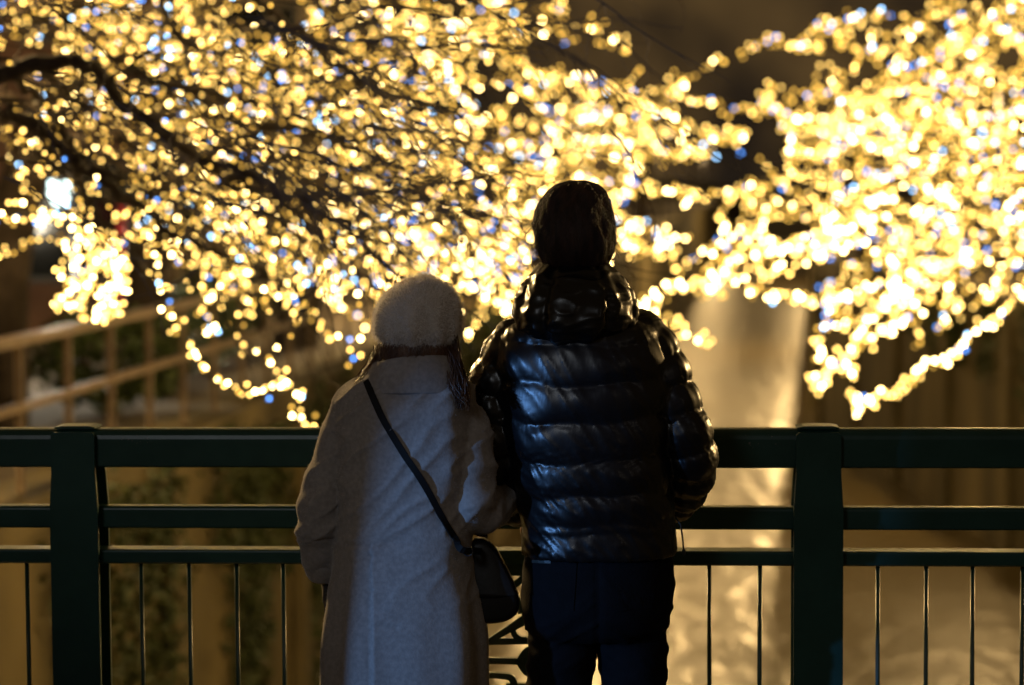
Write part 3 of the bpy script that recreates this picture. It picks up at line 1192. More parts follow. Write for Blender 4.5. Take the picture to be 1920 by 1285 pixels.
for i, (pp, a, b) in enumerate(ML):
    low = i in (4, 5, 6, 9)
    T.limb(path_px(pp, a, b), .045, .01, 13, 1.15, .02, .30, 2, bstep=.056, jit=.035, string='golden lights on a branch ' + ('rising near the top, left of the sky gap', 'ending in a lone tip inside the dark sky gap', 'reaching farthest right under the sky gap', 'level above the man\'s head', 'just above the man\'s head, sloping to its right', 'ending low in the dark gap right of the man\'s head', 'running down to the man\'s left shoulder', 'arching up over the man\'s head to the right', 'short and high, right of the top centre', 'behind the man\'s head at ear height')[i], group=GL, hot=.42 if low else .14, gold=.3 if low else .5, blue=.07)
T.done()

# --- right tree
T = Tree('right cherry tree, its drooping branches thick with brilliant white and warm lights', (10.5, 21, BANK_Z),
         [(10.5, 21, BANK_Z), (10.1, 21, 1.6), (9.0, 20.8, 2.8), (7.5, 20.5, 3.0), at(2300, 150, 20)], [.32, .25, .18, .13, .09])
RL = [
    ([(2200, 20), (2000, 10), (1800, 20), (1650, 35), (1560, 40)], 19, 20, .12),
    ([(2200, 90), (2000, 70), (1850, 70), (1700, 90), (1560, 92), (1425, 80)], 19, 21, .2),
    ([(2200, 140), (2000, 130), (1850, 150), (1700, 165), (1560, 180), (1440, 170)], 19, 21, .12),
    ([(2200, 210), (2000, 170), (1850, 150), (1720, 160), (1640, 190)], 17, 18, .5),
    ([(2200, 240), (2000, 240), (1800, 230), (1650, 250), (1500, 230), (1440, 200)], 19, 21, .3),
    ([(2200, 290), (2000, 270), (1850, 280), (1700, 260), (1580, 290)], 18, 19, .6),
    ([(2200, 310), (2000, 320), (1800, 320), (1600, 320), (1450, 330), (1345, 365)], 19, 21, .75),
    ([(2200, 350), (2000, 370), (1820, 370), (1650, 390), (1500, 380), (1400, 420)], 19, 20, .7),
    ([(2200, 390), (2000, 410), (1800, 430), (1600, 430), (1450, 400), (1345, 445)], 19, 21, .7),
    ([(2200, 420), (2000, 440), (1850, 460), (1700, 480), (1550, 450), (1420, 475), (1330, 498)], 18.5, 21, .7),
    ([(2200, 460), (2000, 480), (1880, 490), (1760, 530), (1660, 560), (1560, 545)], 18, 19, .8),
    ([(2150, 330), (1980, 340), (1880, 370), (1780, 400), (1700, 450), (1620, 500), (1540, 540)], 18, 19.5, .7),
    ([(2150, 250), (1990, 300), (1900, 330), (1800, 300), (1700, 330), (1600, 370)], 17, 18.5, .55),
]
for i, (pp, a, b, hot) in enumerate(RL):
    T.limb(path_px(pp, a, b), .05, .009, 13, 1.15, .03, .27, 2, bstep=.056, jit=.035, string='brilliant lights ' + ('on the topmost right branch', 'on the upper right branch poking into the dark sky', 'on the upper right branch, second below the tip in the sky', 'near the right edge, short and high', 'on a loose right branch above the white mass', 'at the top of the white mass at right', 'on a right branch ending at the dark gap, upper of three', 'in the thick of the white mass at right', 'on a right branch ending at the dark gap, middle of three', 'on a right branch ending at the dark gap, lowest of three', 'along the lower edge of the right canopy', 'slanting down through the right canopy to its lower tip', 'across the middle of the right canopy')[i], group=GR, hot=hot * .36, gold=.62 - .25 * hot, blue=.06)
T.done()

# --- upper branches of the same trees, above the view
for (lab, base, ymid, xs) in (('tall left cherry tree rising out of the view beside the promenade', (-5.4, 12, BANK_Z), 12.5, (-3.4, 1.5)),
                              ('tall left cherry tree rising out of the view, farther along', (-3.6, 24, BANK_Z), 23, (-2.5, 3.0)),
                              ('tall right cherry tree rising out of the view', (10.3, 15, BANK_Z), 15, (9.0, 3.5))):
    b_ = Vector(base)
    T = Tree(lab, base, [b_, b_ + Vector((0, 0, 1.6)), Vector((b_.x + (xs[0] - b_.x) * .4, ymid, 3.2)), Vector((xs[0], ymid, 4.6))], [.28, .22, .15, .09])
    for j in range(6):
        u = j / 5
        st_ = Vector((xs[0], ymid, 4.4))
        e = Vector((xs[1], ymid + (u - .5) * 7, 4.9 + 1.8 * abs(math.sin(u * 5))))
        T.limb([st_, (st_ + e) / 2 + Vector((0, 0, .5)), e], .05, .012, 12, 1.2, .02, .8, 2, bstep=.13, jit=.06, string='warm string lights in the upper branches above the view', group='lights in the upper branches', hot=.5, gold=.2, blue=.04)
    T.done()

# --- far trees along the canal
FAR = [(left_edge(30) - 1.2, 30, -1), (left_edge(38) - 1.0, 38, -1), (left_edge(47) - 1, 47, -1), (left_edge(57) - 1, 57, -1), (left_edge(70) - 1, 70, -1), (left_edge(84) - 1, 84, -1), (left_edge(98) - 1, 98, -1),
       (right_edge(30) + 1.3, 30, 1), (right_edge(39) + 1, 39, 1), (right_edge(48) + 1, 48, 1), (right_edge(58) + 1, 58, 1), (right_edge(72) + 1, 72, 1), (right_edge(88) + 1, 88, 1)]
for k, (x, y, s) in enumerate(FAR):
    T = Tree('distant illuminated cherry tree, %s one along the %s bank, blurred' % (('first', 'second', 'third', 'fourth', 'fifth', 'sixth', 'seventh')[k if s < 0 else k - 7], 'left' if s < 0 else 'right'), (x, y, BANK_Z),
             [(x, y, BANK_Z), (x - .2 * s, y, 1.2), (x - .5 * s, y, 2.4)], [.3, .22, .15], group='distant illuminated cherry trees')
    for j in range(4):
        u = -1 + 2 * j / 3
        e = Vector((x - s * random.uniform(-1.2, 1.6), y + u * 3.0, CAM_Z + y * random.uniform(-80, 90) / 4533))
        st_ = Vector((x - .5 * s, y, 2.0))
        mid = (st_ + e) / 2 + Vector((0, 0, .8))
        T.limb([st_, mid, e], .07, .015, 7, 1.2, .03, .8, 1, bstep=.20 + .006 * y, jit=.06, string='blurred warm string lights on a distant canal tree', group=GF, hot=.2, gold=.5, blue=.05)
    T.done()

# --- hanging chains of light
def chain(pp, Y, label, step=.055, jit=.019, hot=.5, gold=.2, blue=.05, Y1=None, rows=1):
    P, d = smooth_path(path_px(pp, Y, Y1), 10 * len(pp))
    P = [Vector(p) for p in P]
    bulbs = []
    for r_ in range(rows):
        acc = random.random() * step
        for a, b in zip(P[:-1], P[1:]):
            l = (b - a).length
            while acc < l:
                q = a + (b - a) * (acc / l)
                bulbs.append(q + Vector((random.gauss(0, jit), random.gauss(0, jit), random.gauss(0, jit))))
                acc += .42 * step * random.uniform(.5, 1.5)
            acc -= l
    light_string(label, P, bulbs, True, None, hot, blue, gold, big=1.12)


chain([(278, 425), (300, 520), (325, 590), (350, 650), (385, 700), (430, 725), (475, 735)], 11, 'hanging light chain curving down at left, the outer one above the railing', .05)
chain([(350, 480), (395, 540), (430, 590), (460, 640), (520, 690), (530, 722)], 11.2, 'hanging light chain inside the outer left curve, ending above the rail', .06, .03)
chain([(470, 735), (510, 725), (540, 715), (556, 745), (552, 775), (575, 790), (602, 800)], 11, 'short light chain dropping behind the woman\'s left shoulder', .05)
chain([(480, 545), (540, 570), (575, 590), (620, 620), (650, 650), (700, 660)], 11.4, 'light chain running down to the left side of the beret', .05, .03)
chain([(540, 525), (620, 545), (700, 540), (790, 520), (880, 545), (960, 570)], 11.6, 'light chain passing just above the beret', .06)
for k, (pp, w) in enumerate((([(165, 425), (140, 500), (115, 582)], 'outermost left'), ([(190, 445), (165, 520), (150, 590)], 'second from the left'),
                            ([(212, 460), (200, 540), (185, 600)], 'third from the left'), ([(235, 470), (216, 560), (190, 607)], 'rightmost'))):
    chain(pp, 12.2, 'vertical light strand in the bright hanging bundle, ' + w, .034, .03, hot=.6 if k != 1 else .3, gold=.2, blue=.02, rows=2)
chain([(-20, 385), (50, 395), (120, 395), (170, 420)], 11, 'short level light chain at the left edge below the white lamp', .06, .03, hot=.4)
chain([(-20, 405), (30, 405), (80, 402), (130, 410)], 11.2, 'short level light chain at the left edge, the lower of two', .06, .03, hot=.35, blue=.2)
chain([(-20, 215), (30, 240), (60, 275), (70, 310), (20, 330)], 11, 'loose loop of light at the left edge beside the white lamp', .055, .035, hot=.5)
chain([(1950, 520), (1885, 585), (1850, 612)], 17, 'light strand entering at the right edge above the canal wall', .055)
chain([(1842, 598), (1800, 655), (1760, 682), (1715, 695)], 17, 'thin bright strand leading to the low right loop', .05, .018)
chain([(1720, 698), (1680, 735), (1640, 748), (1605, 760), (1598, 735), (1615, 762)], 17, 'lowest loop of lights at right, hanging over the water', .04, .025, rows=1)
chain([(1720, 540), (1690, 600), (1640, 625), (1605, 640), (1590, 665), (1560, 690), (1530, 735)], 17.5, 'thick drooping strand right of the post, ending low', .04, .03, hot=.75)
chain([(1505, 708), (1545, 702), (1580, 690), (1605, 706)], 17.5, 'short level bundle where the drooping right strands meet', .04, .025, hot=.8)
chain([(1558, 560), (1548, 600), (1535, 625), (1532, 660), (1550, 690)], 17.5, 'vertical strand left of the drooping right bundle', .045, .025)
chain([(1180, 585), (1220, 565), (1250, 543), (1320, 530), (1385, 522)], 17, 'light strand rising to the right from the man\'s shoulder', .04, .025, hot=.75)
chain([(1390, 545), (1450, 553), (1520, 565), (1580, 560), (1650, 540), (1720, 500)], 17.5, 'level light strand above the bright water', .045, .03)
chain([(1235, 585), (1265, 605), (1295, 625), (1330, 640)], 18, 'small tip of lights beside the man\'s right shoulder', .05, .04, hot=.3, gold=.4)
chain([(1320, 500), (1400, 475), (1500, 455), (1600, 435)], 18, 'light strand sloping up from the gap right of the man', .05, .035, hot=.6)
chain([(1400, 520), (1470, 500), (1540, 470), (1620, 440)], 18, 'light strand sloping up, just below the gap right of the man', .05, .035, hot=.6)
chain([(1640, 590), (1700, 550), (1760, 500), (1830, 470)], 17, 'dense light strand rising to the right edge', .04, .04, hot=.7)

# ------------------------------------------------------------------ people
def ell(mb, c, r, seg=20, rings=12):
    c = Vector(c)
    vs = [c + Vector((0, 0, r[2]))]
    for i in range(1, rings):
        a = math.pi * i / rings
        for k in range(seg):
            b_ = 2 * math.pi * k / seg
            vs.append(c + Vector((r[0] * math.sin(a) * math.cos(b_), r[1] * math.sin(a) * math.sin(b_), r[2] * math.cos(a))))
    vs.append(c - Vector((0, 0, r[2])))
    fs = [(0, 1 + k, 1 + (k + 1) % seg) for k in range(seg)]
    for i in range(rings - 2):
        for k in range(seg):
            a, b_ = 1 + i * seg + k, 1 + i * seg + (k + 1) % seg
            fs.append((a, a + seg, b_ + seg, b_))
    o = 1 + (rings - 2) * seg
    fs += [(o + k, len(vs) - 1, o + (k + 1) % seg) for k in range(seg)]
    mb.add(vs, fs)


def limb_mb(mb, pts, radii, nr=14, seg=14):
    grid_to_mb(mb, arm_grid(pts, radii, nr, seg))
    ell(mb, pts[0], [radii[0]] * 3, 14, 8)
    ell(mb, pts[-1], [radii[-1]] * 3, 14, 8)


def hand_mb(mb, wrist, fwd, back, curl=0.5, side=1, scale=1.0):
    """palm, four bent fingers of different length and a thumb leaving the side of the palm"""
    f = Vector(fwd).normalized()
    bk = Vector(back)
    bk = (bk - f * bk.dot(f)).normalized()
    sd = f.cross(bk) * side
    w = Vector(wrist)
    k = scale
    for j in range(5):
        u = j / 4
        for l in range(4):
            v = (l - 1.5) * .02 * k
            ell(mb, w + f * (.015 + .07 * u) * k + sd * v * (.75 + .35 * u), (.014 * k, .014 * k, .014 * k), 8, 6)
    for l, ln in enumerate((.064, .076, .071, .056)):
        b_ = w + f * .088 * k + sd * ((l - 1.5) * .0215 * k)
        p = [b_]
        d = f.copy()
        for s in range(3):
            d = (Quaternion(sd, (-curl * (.7 + .3 * s)) * side) @ d)
            p.append(p[-1] + d * ln * k * (.45, .32, .23)[s])
        limb_mb(mb, p, [.0088 * k, .0082 * k, .0076 * k, .0065 * k], 9, 8)
    b_ = w + f * .022 * k - sd * .034 * k
    p = [b_, b_ + (f * .6 - sd * .7).normalized() * .035 * k, b_ + (f * .6 - sd * .7).normalized() * .035 * k + (f * .95 - sd * .15 - bk * .3).normalized() * .03 * k]
    p.append(p[-1] + (f * .9 + sd * .1 - bk * .45).normalized() * .024 * k)
    limb_mb(mb, p, [.0115 * k, .0105 * k, .0095 * k, .0075 * k], 9, 8)


def head_mb(mb, c, k=1.0):
    """skull, jaw, neck stub, nose, brow, ears; the face looks towards +Y (away from the camera)"""
    c = Vector(c)
    ell(mb, c + Vector((0, -.004, .015)) * k, (.072 * k, .092 * k, .108 * k))
    ell(mb, c + Vector((0, .028, -.055)) * k, (.056 * k, .064 * k, .062 * k))
    ell(mb, c + Vector((0, .082, -.092)) * k, (.02 * k, .016 * k, .016 * k), 10, 8)
    limb_mb(mb, [c + Vector((0, .086, .012)) * k, c + Vector((0, .098, -.014)) * k, c + Vector((0, .106, -.032)) * k], [.008 * k, .010 * k, .013 * k], 8, 10)
    for s in (-1, 1):
        ell(mb, c + Vector((s * .011, .1, -.034)) * k, (.009 * k, .009 * k, .008 * k), 8, 6)
        ell(mb, c + Vector((s * .03, .079, .018)) * k, (.024 * k, .011 * k, .007 * k), 10, 6)
        ell(mb, c + Vector((s * .046, .06, -.03)) * k, (.018 * k, .018 * k, .02 * k), 10, 6)
        e = c + Vector((s * .067, .002, .004)) * k
        P = [e + Vector((0, .008 + .016 * math.cos(a), .029 * math.sin(a))) * k + Vector((s * .006, -.006, 0)) * k for a in np.linspace(-1.4, 4.4, 10)]
        limb_mb(mb, P, [.005 * k] * 10, 20, 8)
        ell(mb, e + Vector((0, .004, 0)) * k, (.006 * k, .012 * k, .022 * k), 8, 6)


def face_parts(body, c, k=1.0):
    c = Vector(c)
    for s in (-1, 1):
        m_ = MB()
        ell(m_, c + Vector((s * .031, .079, .003)) * k, (.0125 * k, .0125 * k, .0115 * k), 14, 10)
        m_.build('eye', M['eye'], body)
    m_ = MB()
    for dz, r in ((-.0615, .0045), (-.069, .0055)):
        P = [c + Vector((x, .093 - 9 * x * x, dz + abs(x) * .06)) * k for x in np.linspace(-.024, .024, 7)]
        limb_mb(m_, P, [.001, r * .8 * k, r * k, r * k, r * k, r * .8 * k, .001], 12, 8)
    m_.build('mouth', M['lip'], body)


def strands(mb, G, n, r0, r1, off0, off1, rag, ang_rng=(0, 2 * math.pi), drift=.25, t0=(0, .4), t1=(.75, 1.05), sway=0.0):
    """thin hair strands lying along a lofted hair shell G (rings x seg)"""
    nr, seg, _ = G.shape
    cx = G.mean(axis=1)
    for _i in range(n):
        a = random.uniform(*ang_rng)
        da = random.gauss(0, drift)
        s0, s1 = random.uniform(*t0), random.uniform(*t1)
        pts = []
        ph = random.random() * 6
        o1 = random.uniform(.2, 1) * off1
        for j in range(9):
            u = j / 8
            tt = s0 + (s1 - s0) * u
            x = min(tt, 1.0) * (nr - 1)
            i = min(nr - 2, int(x))
            fr = x - i
            an = (a + da * u + sway * math.sin(ph + 5 * u)) % (2 * math.pi)
            kf = an / (2 * math.pi) * seg
            k0 = int(kf) % seg
            k1 = (k0 + 1) % seg
            fk = kf - int(kf)
            p = (G[i, k0] * (1 - fk) + G[i, k1] * fk) * (1 - fr) + (G[i + 1, k0] * (1 - fk) + G[i + 1, k1] * fk) * fr
            c = cx[i] * (1 - fr) + cx[i + 1] * fr
            out = p - c
            ln = np.linalg.norm(out) + 1e-6
            p = p + out / ln * (off0 + (o1 - off0) * u)
            if tt > 1.0:
                p[2] -= (tt - 1.0) * rag
            pts.append(p)
        mb.tube(pts, list(np.linspace(r0, r1, 9)), 4, cap=False, flat=.7)


def scale_grid(G, k):
    c = G.mean(axis=1, keepdims=True)
    return c + (G - c) * k


# ================================================================== the man
YM = 5.04
KM = YM / FPX
man = empty('person', (at(1118, 1200, YM).x, YM, 0.002))
tag(man, 'taller person from behind in a glossy black down jacket and dark jeans', 'person')


def A(px, py, dy=0.0, Y=YM):
    p = at(px, py, Y)
    return Vector((p.x, Y + dy, p.z))


SEAM_T = [600, 634, 706, 776, 850, 914, 972, 984, 1036]
ph1 = RNG.random(40) * 6.28


def puff(v, seams, amp, sharp=.5):
    i = min(len(seams) - 2, max(0, int(np.searchsorted(seams, v)) - 1))
    u = (v - seams[i]) / (seams[i + 1] - seams[i])
    u = min(1, max(0, u))
    h = min(1.0, (seams[i + 1] - seams[i]) / 66.0)
    return amp * h * (max(0, math.sin(math.pi * u)) ** sharp - .6), i, u


def torso_mod(py, ang):
    out = np.zeros_like(ang)
    for k_, a_ in enumerate(ang):
        v = py + 5 * math.sin(a_ * 1.0 + .6) + 4 * math.sin(a_ * 3 + py * .013) + 3 * math.sin(a_ * 7 + py * .05)
        out[k_] = puff(v, SEAM_T, .009)[0]
    return out * (1 + .35 * np.sin(ang * 5 + py * .03)) * (1 if py < 985 else .4)


jt = [(566, 1080, 60, .07, .0), (590, 1082, 92, .095, .0), (606, 1086, 132, .112, .0), (628, 1088, 152, .122, .0), (660, 1089, 160, .132, 0), (700, 1090, 164, .138, 0),
      (800, 1098, 158, .142, 0), (900, 1110, 148, .138, .0), (975, 1120, 144, .132, .0), (1036, 1124, 146, .134, .0)]
TG = loft_grid(jt, YM, 130, 150, torso_mod, 2.35)
mb = MB()
grid_to_mb(mb, TG)
SEAM_A = [0, .13, .27, .41, .54, .66, .78, .9, 1.0]


def arm_mod(t_, ang):
    b_, i, u = puff(t_, SEAM_A, .0)
    b_ = .011 * (max(0, math.sin(math.pi * u)) ** .55 - .62)
    edge = math.exp(-min(u, 1 - u) * 4.0)
    return b_ + .0028 * edge * (np.sin(ang * 15 + ph1[i + 20]) + .6 * np.sin(ang * 23 + ph1[i + 3])) + np.zeros_like(ang)


ARM_R = [A(1198, 634), A(1224, 682), A(1252, 748, -.01), A(1293, 845, -.015), A(1293, 905, .045), A(1270, 965, .13)]
ARM_RR = [.060, .066, .062, .054, .049, .041]
ARM_L = [A(970, 645), A(946, 696), A(926, 760, .0), A(922, 850, .0), A(938, 910, .05), A(972, 972, .125)]
ARM_LR = [.056, .062, .062, .058, .050, .041]
for P_, r_ in ((ARM_R, ARM_RR), (ARM_L, ARM_LR)):
    grid_to_mb(mb, arm_grid(P_, r_, 90, 64, arm_mod))
    ell(mb, P_[0], [r_[0] * 1.0] * 3)
    ell(mb, P_[-1], [r_[-1] * .9] * 3)
me = union(mb, .0048, 2, .5)


def wr(co, no):
    q = co.copy()
    q[:, 2] += .35 * q[:, 0]
    d = .002 * nz(q, (20, 20, 8), 3.1)
    q2 = co.copy()
    q2[:, 2] += .8 * (q2[:, 0] - .16)
    n2 = nz(q2, (16, 16, 46), 8.7)
    back = np.clip((-no[:, 1]) * 1.3, 0, 1)
    low = np.clip((1.32 - co[:, 2]) / .2, 0, 1)
    d += .003 * (1 - np.abs(n2)) ** 5 * back * low
    q3 = co.copy()
    q3[:, 0] += .55 * q3[:, 2]
    d += .0020 * (1 - np.abs(nz(q3, (40, 26, 8), 21.0))) ** 4
    return d


SEAM_Z = [zpx(v, YM) for v in SEAM_T]


def pucker(co, no):
    """short creases running into the quilting seams"""
    ds = np.min(np.abs(co[:, 2:3] - np.array(SEAM_Z)[None, :]), axis=1)
    q = co.copy()
    q[:, 0] += .25 * q[:, 2] * np.sin(q[:, 2] * 23)
    a_ = nz(q, (62, 48, 7), 31.0)
    b_ = nz(co, (6, 6, 6), 2.0)
    return .0042 * a_ * np.exp(-ds / .022) * np.clip(.55 + 1.2 * b_, .1, 1.2)


displace(me, wr)
displace(me, pucker)
jacket = finish(me, 'down_jacket', M['down'], man)
# hood lying round the neck
ht = [(492, 1077, 60, .070, -.006), (506, 1077, 76, .092, -.012), (530, 1077, 90, .108, -.026), (560, 1077, 103, .120, -.036), (592, 1075, 107, .126, -.040),
      (616, 1074, 98, .118, -.040), (634, 1072, 74, .100, -.036), (646, 1072, 40, .07, -.026)]


def hood_mod(py, ang):
    g = .007 * np.exp(-((ang - 4.15) / .10) ** 2) * -1.6 + .007 * np.exp(-((ang - 5.30) / .09) ** 2) * -1.6
    g = g + .0014 * np.sin(py * .19 + 2 * np.sin(ang * 3)) * (np.exp(-((ang - 4.15) / .35) ** 2) + np.exp(-((ang - 5.3) / .35) ** 2))
    g = g + .003 * np.sin(ang * 9 + py * .02)
    return g


HG = loft_grid(ht, YM, 60, 120, hood_mod, 2.25)
mb = MB()
grid_to_mb(mb, HG)
# two padded side lobes
for s in (-1, 1):
    P_ = [A(1077 + s * 52, 520, -.02), A(1077 + s * 74, 548, -.038), A(1077 + s * 84, 590, -.055), A(1077 + s * 66, 630, -.085)]
    grid_to_mb(mb, arm_grid(P_, [.022, .033, .036, .022], 40, 36, lambda t_, ang: .0013 * np.sin(t_ * 33 + 2 * np.sin(ang * 2)) + .0015 * np.sin(ang * 5)))
    ell(mb, P_[0], [.024] * 3)
    ell(mb, P_[-1], [.022] * 3)
me = union(mb, .0046, 2, .5)
displace(me, lambda co, no: .004 * nz(co, (26, 26, 14), 5.0) + .004 * (1 - np.abs(nz(co, (22, 22, 50), 2.0))) ** 4)
hood = finish(me, 'hood', M['down'], jacket)
# knitted hem band, drawcord
mb = MB()
P_ = [A(1262, 962, -.06), A(1272, 975, -.07), A(1276, 1000, -.06), A(1279, 1028, -.05)]
mb.tube(P_, .0018, 6)
ell(mb, P_[-1], (.004, .004, .008), 8, 6)
mb.build('drawcord', M['wire'], jacket)

# body under the clothes (one continuous surface)
mb = MB()
HC = A(1077, 456, 0)
head_mb(mb, HC)
limb_mb(mb, [HC + Vector((0, -.012, -.05)), HC + Vector((0, -.016, -.12)), HC + Vector((0, -.018, -.20))], [.054, .056, .064])
G = scale_grid(loft_grid(jt, YM, 40, 40, None, 2.2), .76)
grid_to_mb(mb, G)
pel = [(1020, 1122, 118, .098, 0), (1080, 1120, 124, .105, -.008), (1140, 1118, 112, .09, -.012), (1168, 1118, 90, .08, -.01)]
grid_to_mb(mb, loft_grid(pel, YM, 16, 32))
for P_, r_ in ((ARM_R, ARM_RR), (ARM_L, ARM_LR)):
    limb_mb(mb, P_, [x * .66 for x in r_], 18, 14)
LEG = {}
for s, hx, kx, ax in ((-1, 1056, 1040, 1046), (1, 1184, 1194, 1190)):
    hip, kn, an = A(hx, 1130, 0), A(kx, 1200, 0), A(ax, 1200, 0)
    kn.z, kn.y = .50, YM + .005
    an.z, an.y = .085, YM - .02
    mid = (hip * .5 + kn * .5)
    LEG[s] = [hip, mid, kn, (kn + an) / 2, an]
    limb_mb(mb, LEG[s], [.066, .060, .052, .048, .036], 18, 16)
    limb_mb(mb, [an, an + Vector((0, .06, -.045)), an + Vector((s * .012, .15, -.06))], [.036, .034, .026], 8, 12)
hand_mb(mb, ARM_R[-1] + Vector((-.01, .02, -.02)), (-.45, .55, -.55), (1, .2, 0), .35, 1)
hand_mb(mb, ARM_L[-1] + Vector((.01, .02, -.02)), (.45, .55, -.55), (-1, .2, 0), .35, -1)
me = union(mb, .006, 3, .5)
body = finish(me, 'body', M['skin'], man)
face_parts(body, HC)

# jeans
jl = [(1000, 1124, 130, .108, 0), (1036, 1123, 138, .114, -.002), (1070, 1122, 142, .12, -.008), (1110, 1121, 142, .125, -.014), (1150, 1119, 138, .122, -.014), (1180, 1119, 128, .105, -.006), (1192, 1119, 100, .085, 0)]
mb = MB()
grid_to_mb(mb, loft_grid(jl, YM, 40, 64, None, 2.3))
for s in (-1, 1):
    L_ = [p.copy() for p in LEG[s]]
    L_[4].z = .10
    L_[0].z -= .01
    grid_to_mb(mb, arm_grid(L_, [.0735, .0685, .0615, .060, .055], 70, 40))
me = union(mb, .0065, 3, .5)


def jw(co, no):
    d = .003 * nz(co, (9, 9, 15), 1.0)
    q = co.copy()
    q[:, 2] += .6 * np.abs(q[:, 0] - man.location.x)
    d += .006 * (1 - np.abs(nz(q, (7, 7, 26), 4.0))) ** 5 * np.clip((1.0 - np.abs(co[:, 2] - .78) / .3), .15, 1)
    cx_ = man.location.x
    d -= .004 * np.exp(-((co[:, 0] - cx_) / .005) ** 2) * (co[:, 2] > .8) * (no[:, 1] < 0)
    return d


displace(me, jw)
jeans = finish(me, 'jeans', M['jeans'], man)
bvh = BVHTree.FromObject(jeans, bpy.context.evaluated_depsgraph_get()) if False else BVHTree.FromPolygons([v.co.copy() for v in me.vertices], [tuple(p.vertices) for p in me.polygons])


def drape_patch(name, outline, bv, m, parent, off=.0025, Y=YM, n=9):
    """a sewn-on patch following the surface behind its outline (pixel corners, clockwise)"""
    (a, b_, c, d) = [np.array(p, float) for p in outline]
    vs, fs = [], []
    for lay in (off, -.004):
        for i in range(n):
            for j in range(n):
                u, v = i / (n - 1), j / (n - 1)
                p = (a * (1 - u) + b_ * u) * (1 - v) + (d * (1 - u) + c * u) * v
                q = at(p[0], p[1], Y - .4)
                r_ = bv.ray_cast(q, (q - Vector((0, 0, CAM_Z))).normalized())
                h = r_[0] if r_[0] is not None else at(p[0], p[1], Y - .1)
                nn = r_[1] if r_[0] is not None else Vector((0, -1, 0))
                vs.append(h + nn * lay)
    for i in range(n - 1):
        for j in range(n - 1):
            k = i * n + j
            fs.append((k, k + n, k + n + 1, k + 1))
    N = n * n
    ring = [i * n for i in range(n)] + [(n - 1) * n + j for j in range(1, n)] + [i * n + n - 1 for i in range(n - 2, -1, -1)] + [j for j in range(n - 2, 0, -1)]
    for a_, c_ in zip(ring, ring[1:] + ring[:1]):
        fs.append((a_, c_, c_ + N, a_ + N))
    m_ = MB()
    m_.add(vs, fs)
    return m_.build(name, m, parent, smooth=False)


drape_patch('back_pocket', [(1000, 1048), (1082, 1052), (1076, 1146), (1018, 1136)], bvh, M['jeans'], jeans)
drape_patch('back_pocket', [(1150, 1052), (1236, 1048), (1222, 1140), (1160, 1146)], bvh, M['jeans'], jeans)
drape_patch('pocket_tab', [(1000, 1050), (1034, 1052), (1034, 1058), (1000, 1056)], bvh, M['wire'], jeans, .004, n=4)
for s in (-1, 1):
    a_ = LEG[s][4]
    sh = MB()
    ax = Vector((a_.x, a_.y, 0))
    secs = [(-.075, .030, .055), (-.05, .037, .085), (0, .038, .10), (.06, .043, .075), (.12, .048, .055), (.17, .043, .042), (.20, .028, .03), (.208, .012, .018)]
    G = np.zeros((len(secs), 20, 3))
    for i, (yy, w, h) in enumerate(secs):
        for k in range(20):
            an = 2 * math.pi * k / 20
            z = .026 + (h if math.sin(an) > 0 else .006) * math.sin(an)
            G[i, k] = (ax.x + s * .06 * max(0, yy) + w * math.cos(an), ax.y + yy, z)
    grid_to_mb(sh, G)
    so = sh.build('shoe', M['shoe'], man)
    sl = MB()
    out = [(ax.x + s * .06 * max(0, yy) + w * 1.03, ax.y + yy) for yy, w, h in secs] + [(ax.x + s * .06 * max(0, yy) - w * 1.03, ax.y + yy) for yy, w, h in secs[::-1]]
    sl.add([(x, y, z) for z in (.003, .024) for x, y in out], [tuple(range(16)), tuple(range(16, 32))] + [(i, (i + 1) % 16, 16 + (i + 1) % 16, 16 + i) for i in range(16)])
    sl.build('sole', M['sole'], so, smooth=False)

# hair of the man
hg = [(338, 1081, 8, .01, 0), (343, 1081, 29, .036, .0), (350.5, 1080, 42, .056, .0), (360, 1079, 53, .07, 0), (371, 1077.5, 61, .08, -.002), (391, 1077, 70, .095, -.004), (419, 1076.7, 75, .102, -.008), (450, 1077, 74, .100, -.012),
      (478, 1079, 67, .088, -.014), (494, 1079, 58, .076, -.014), (504, 1077, 50, .066, -.014), (512, 1076, 46, .058, -.012)]


def hair_mod(py, ang):
    g = .0007 * np.sin(ang * 37 + .03 * py + 2 * np.sin(ang * 5)) + .0022 * np.sin(ang * 9 + .06 * py) + .0016 * np.sin(ang * 17 - .09 * py) + .0055 * np.sin(ang * 5 + 1.0) * math.exp(-((py - 352) / 26) ** 2)
    # parting notch towards the right of the crown, and the opening for the face
    g = g - .011 * np.exp(-((ang - 5.75) / .22) ** 2) * math.exp(-((py - 352) / 16) ** 2)
    return g


HGm = loft_grid([(a_, b_, c_ * .955, d_, e_) for a_, b_, c_, d_, e_ in hg], YM, 70, 140, hair_mod, 2.0)
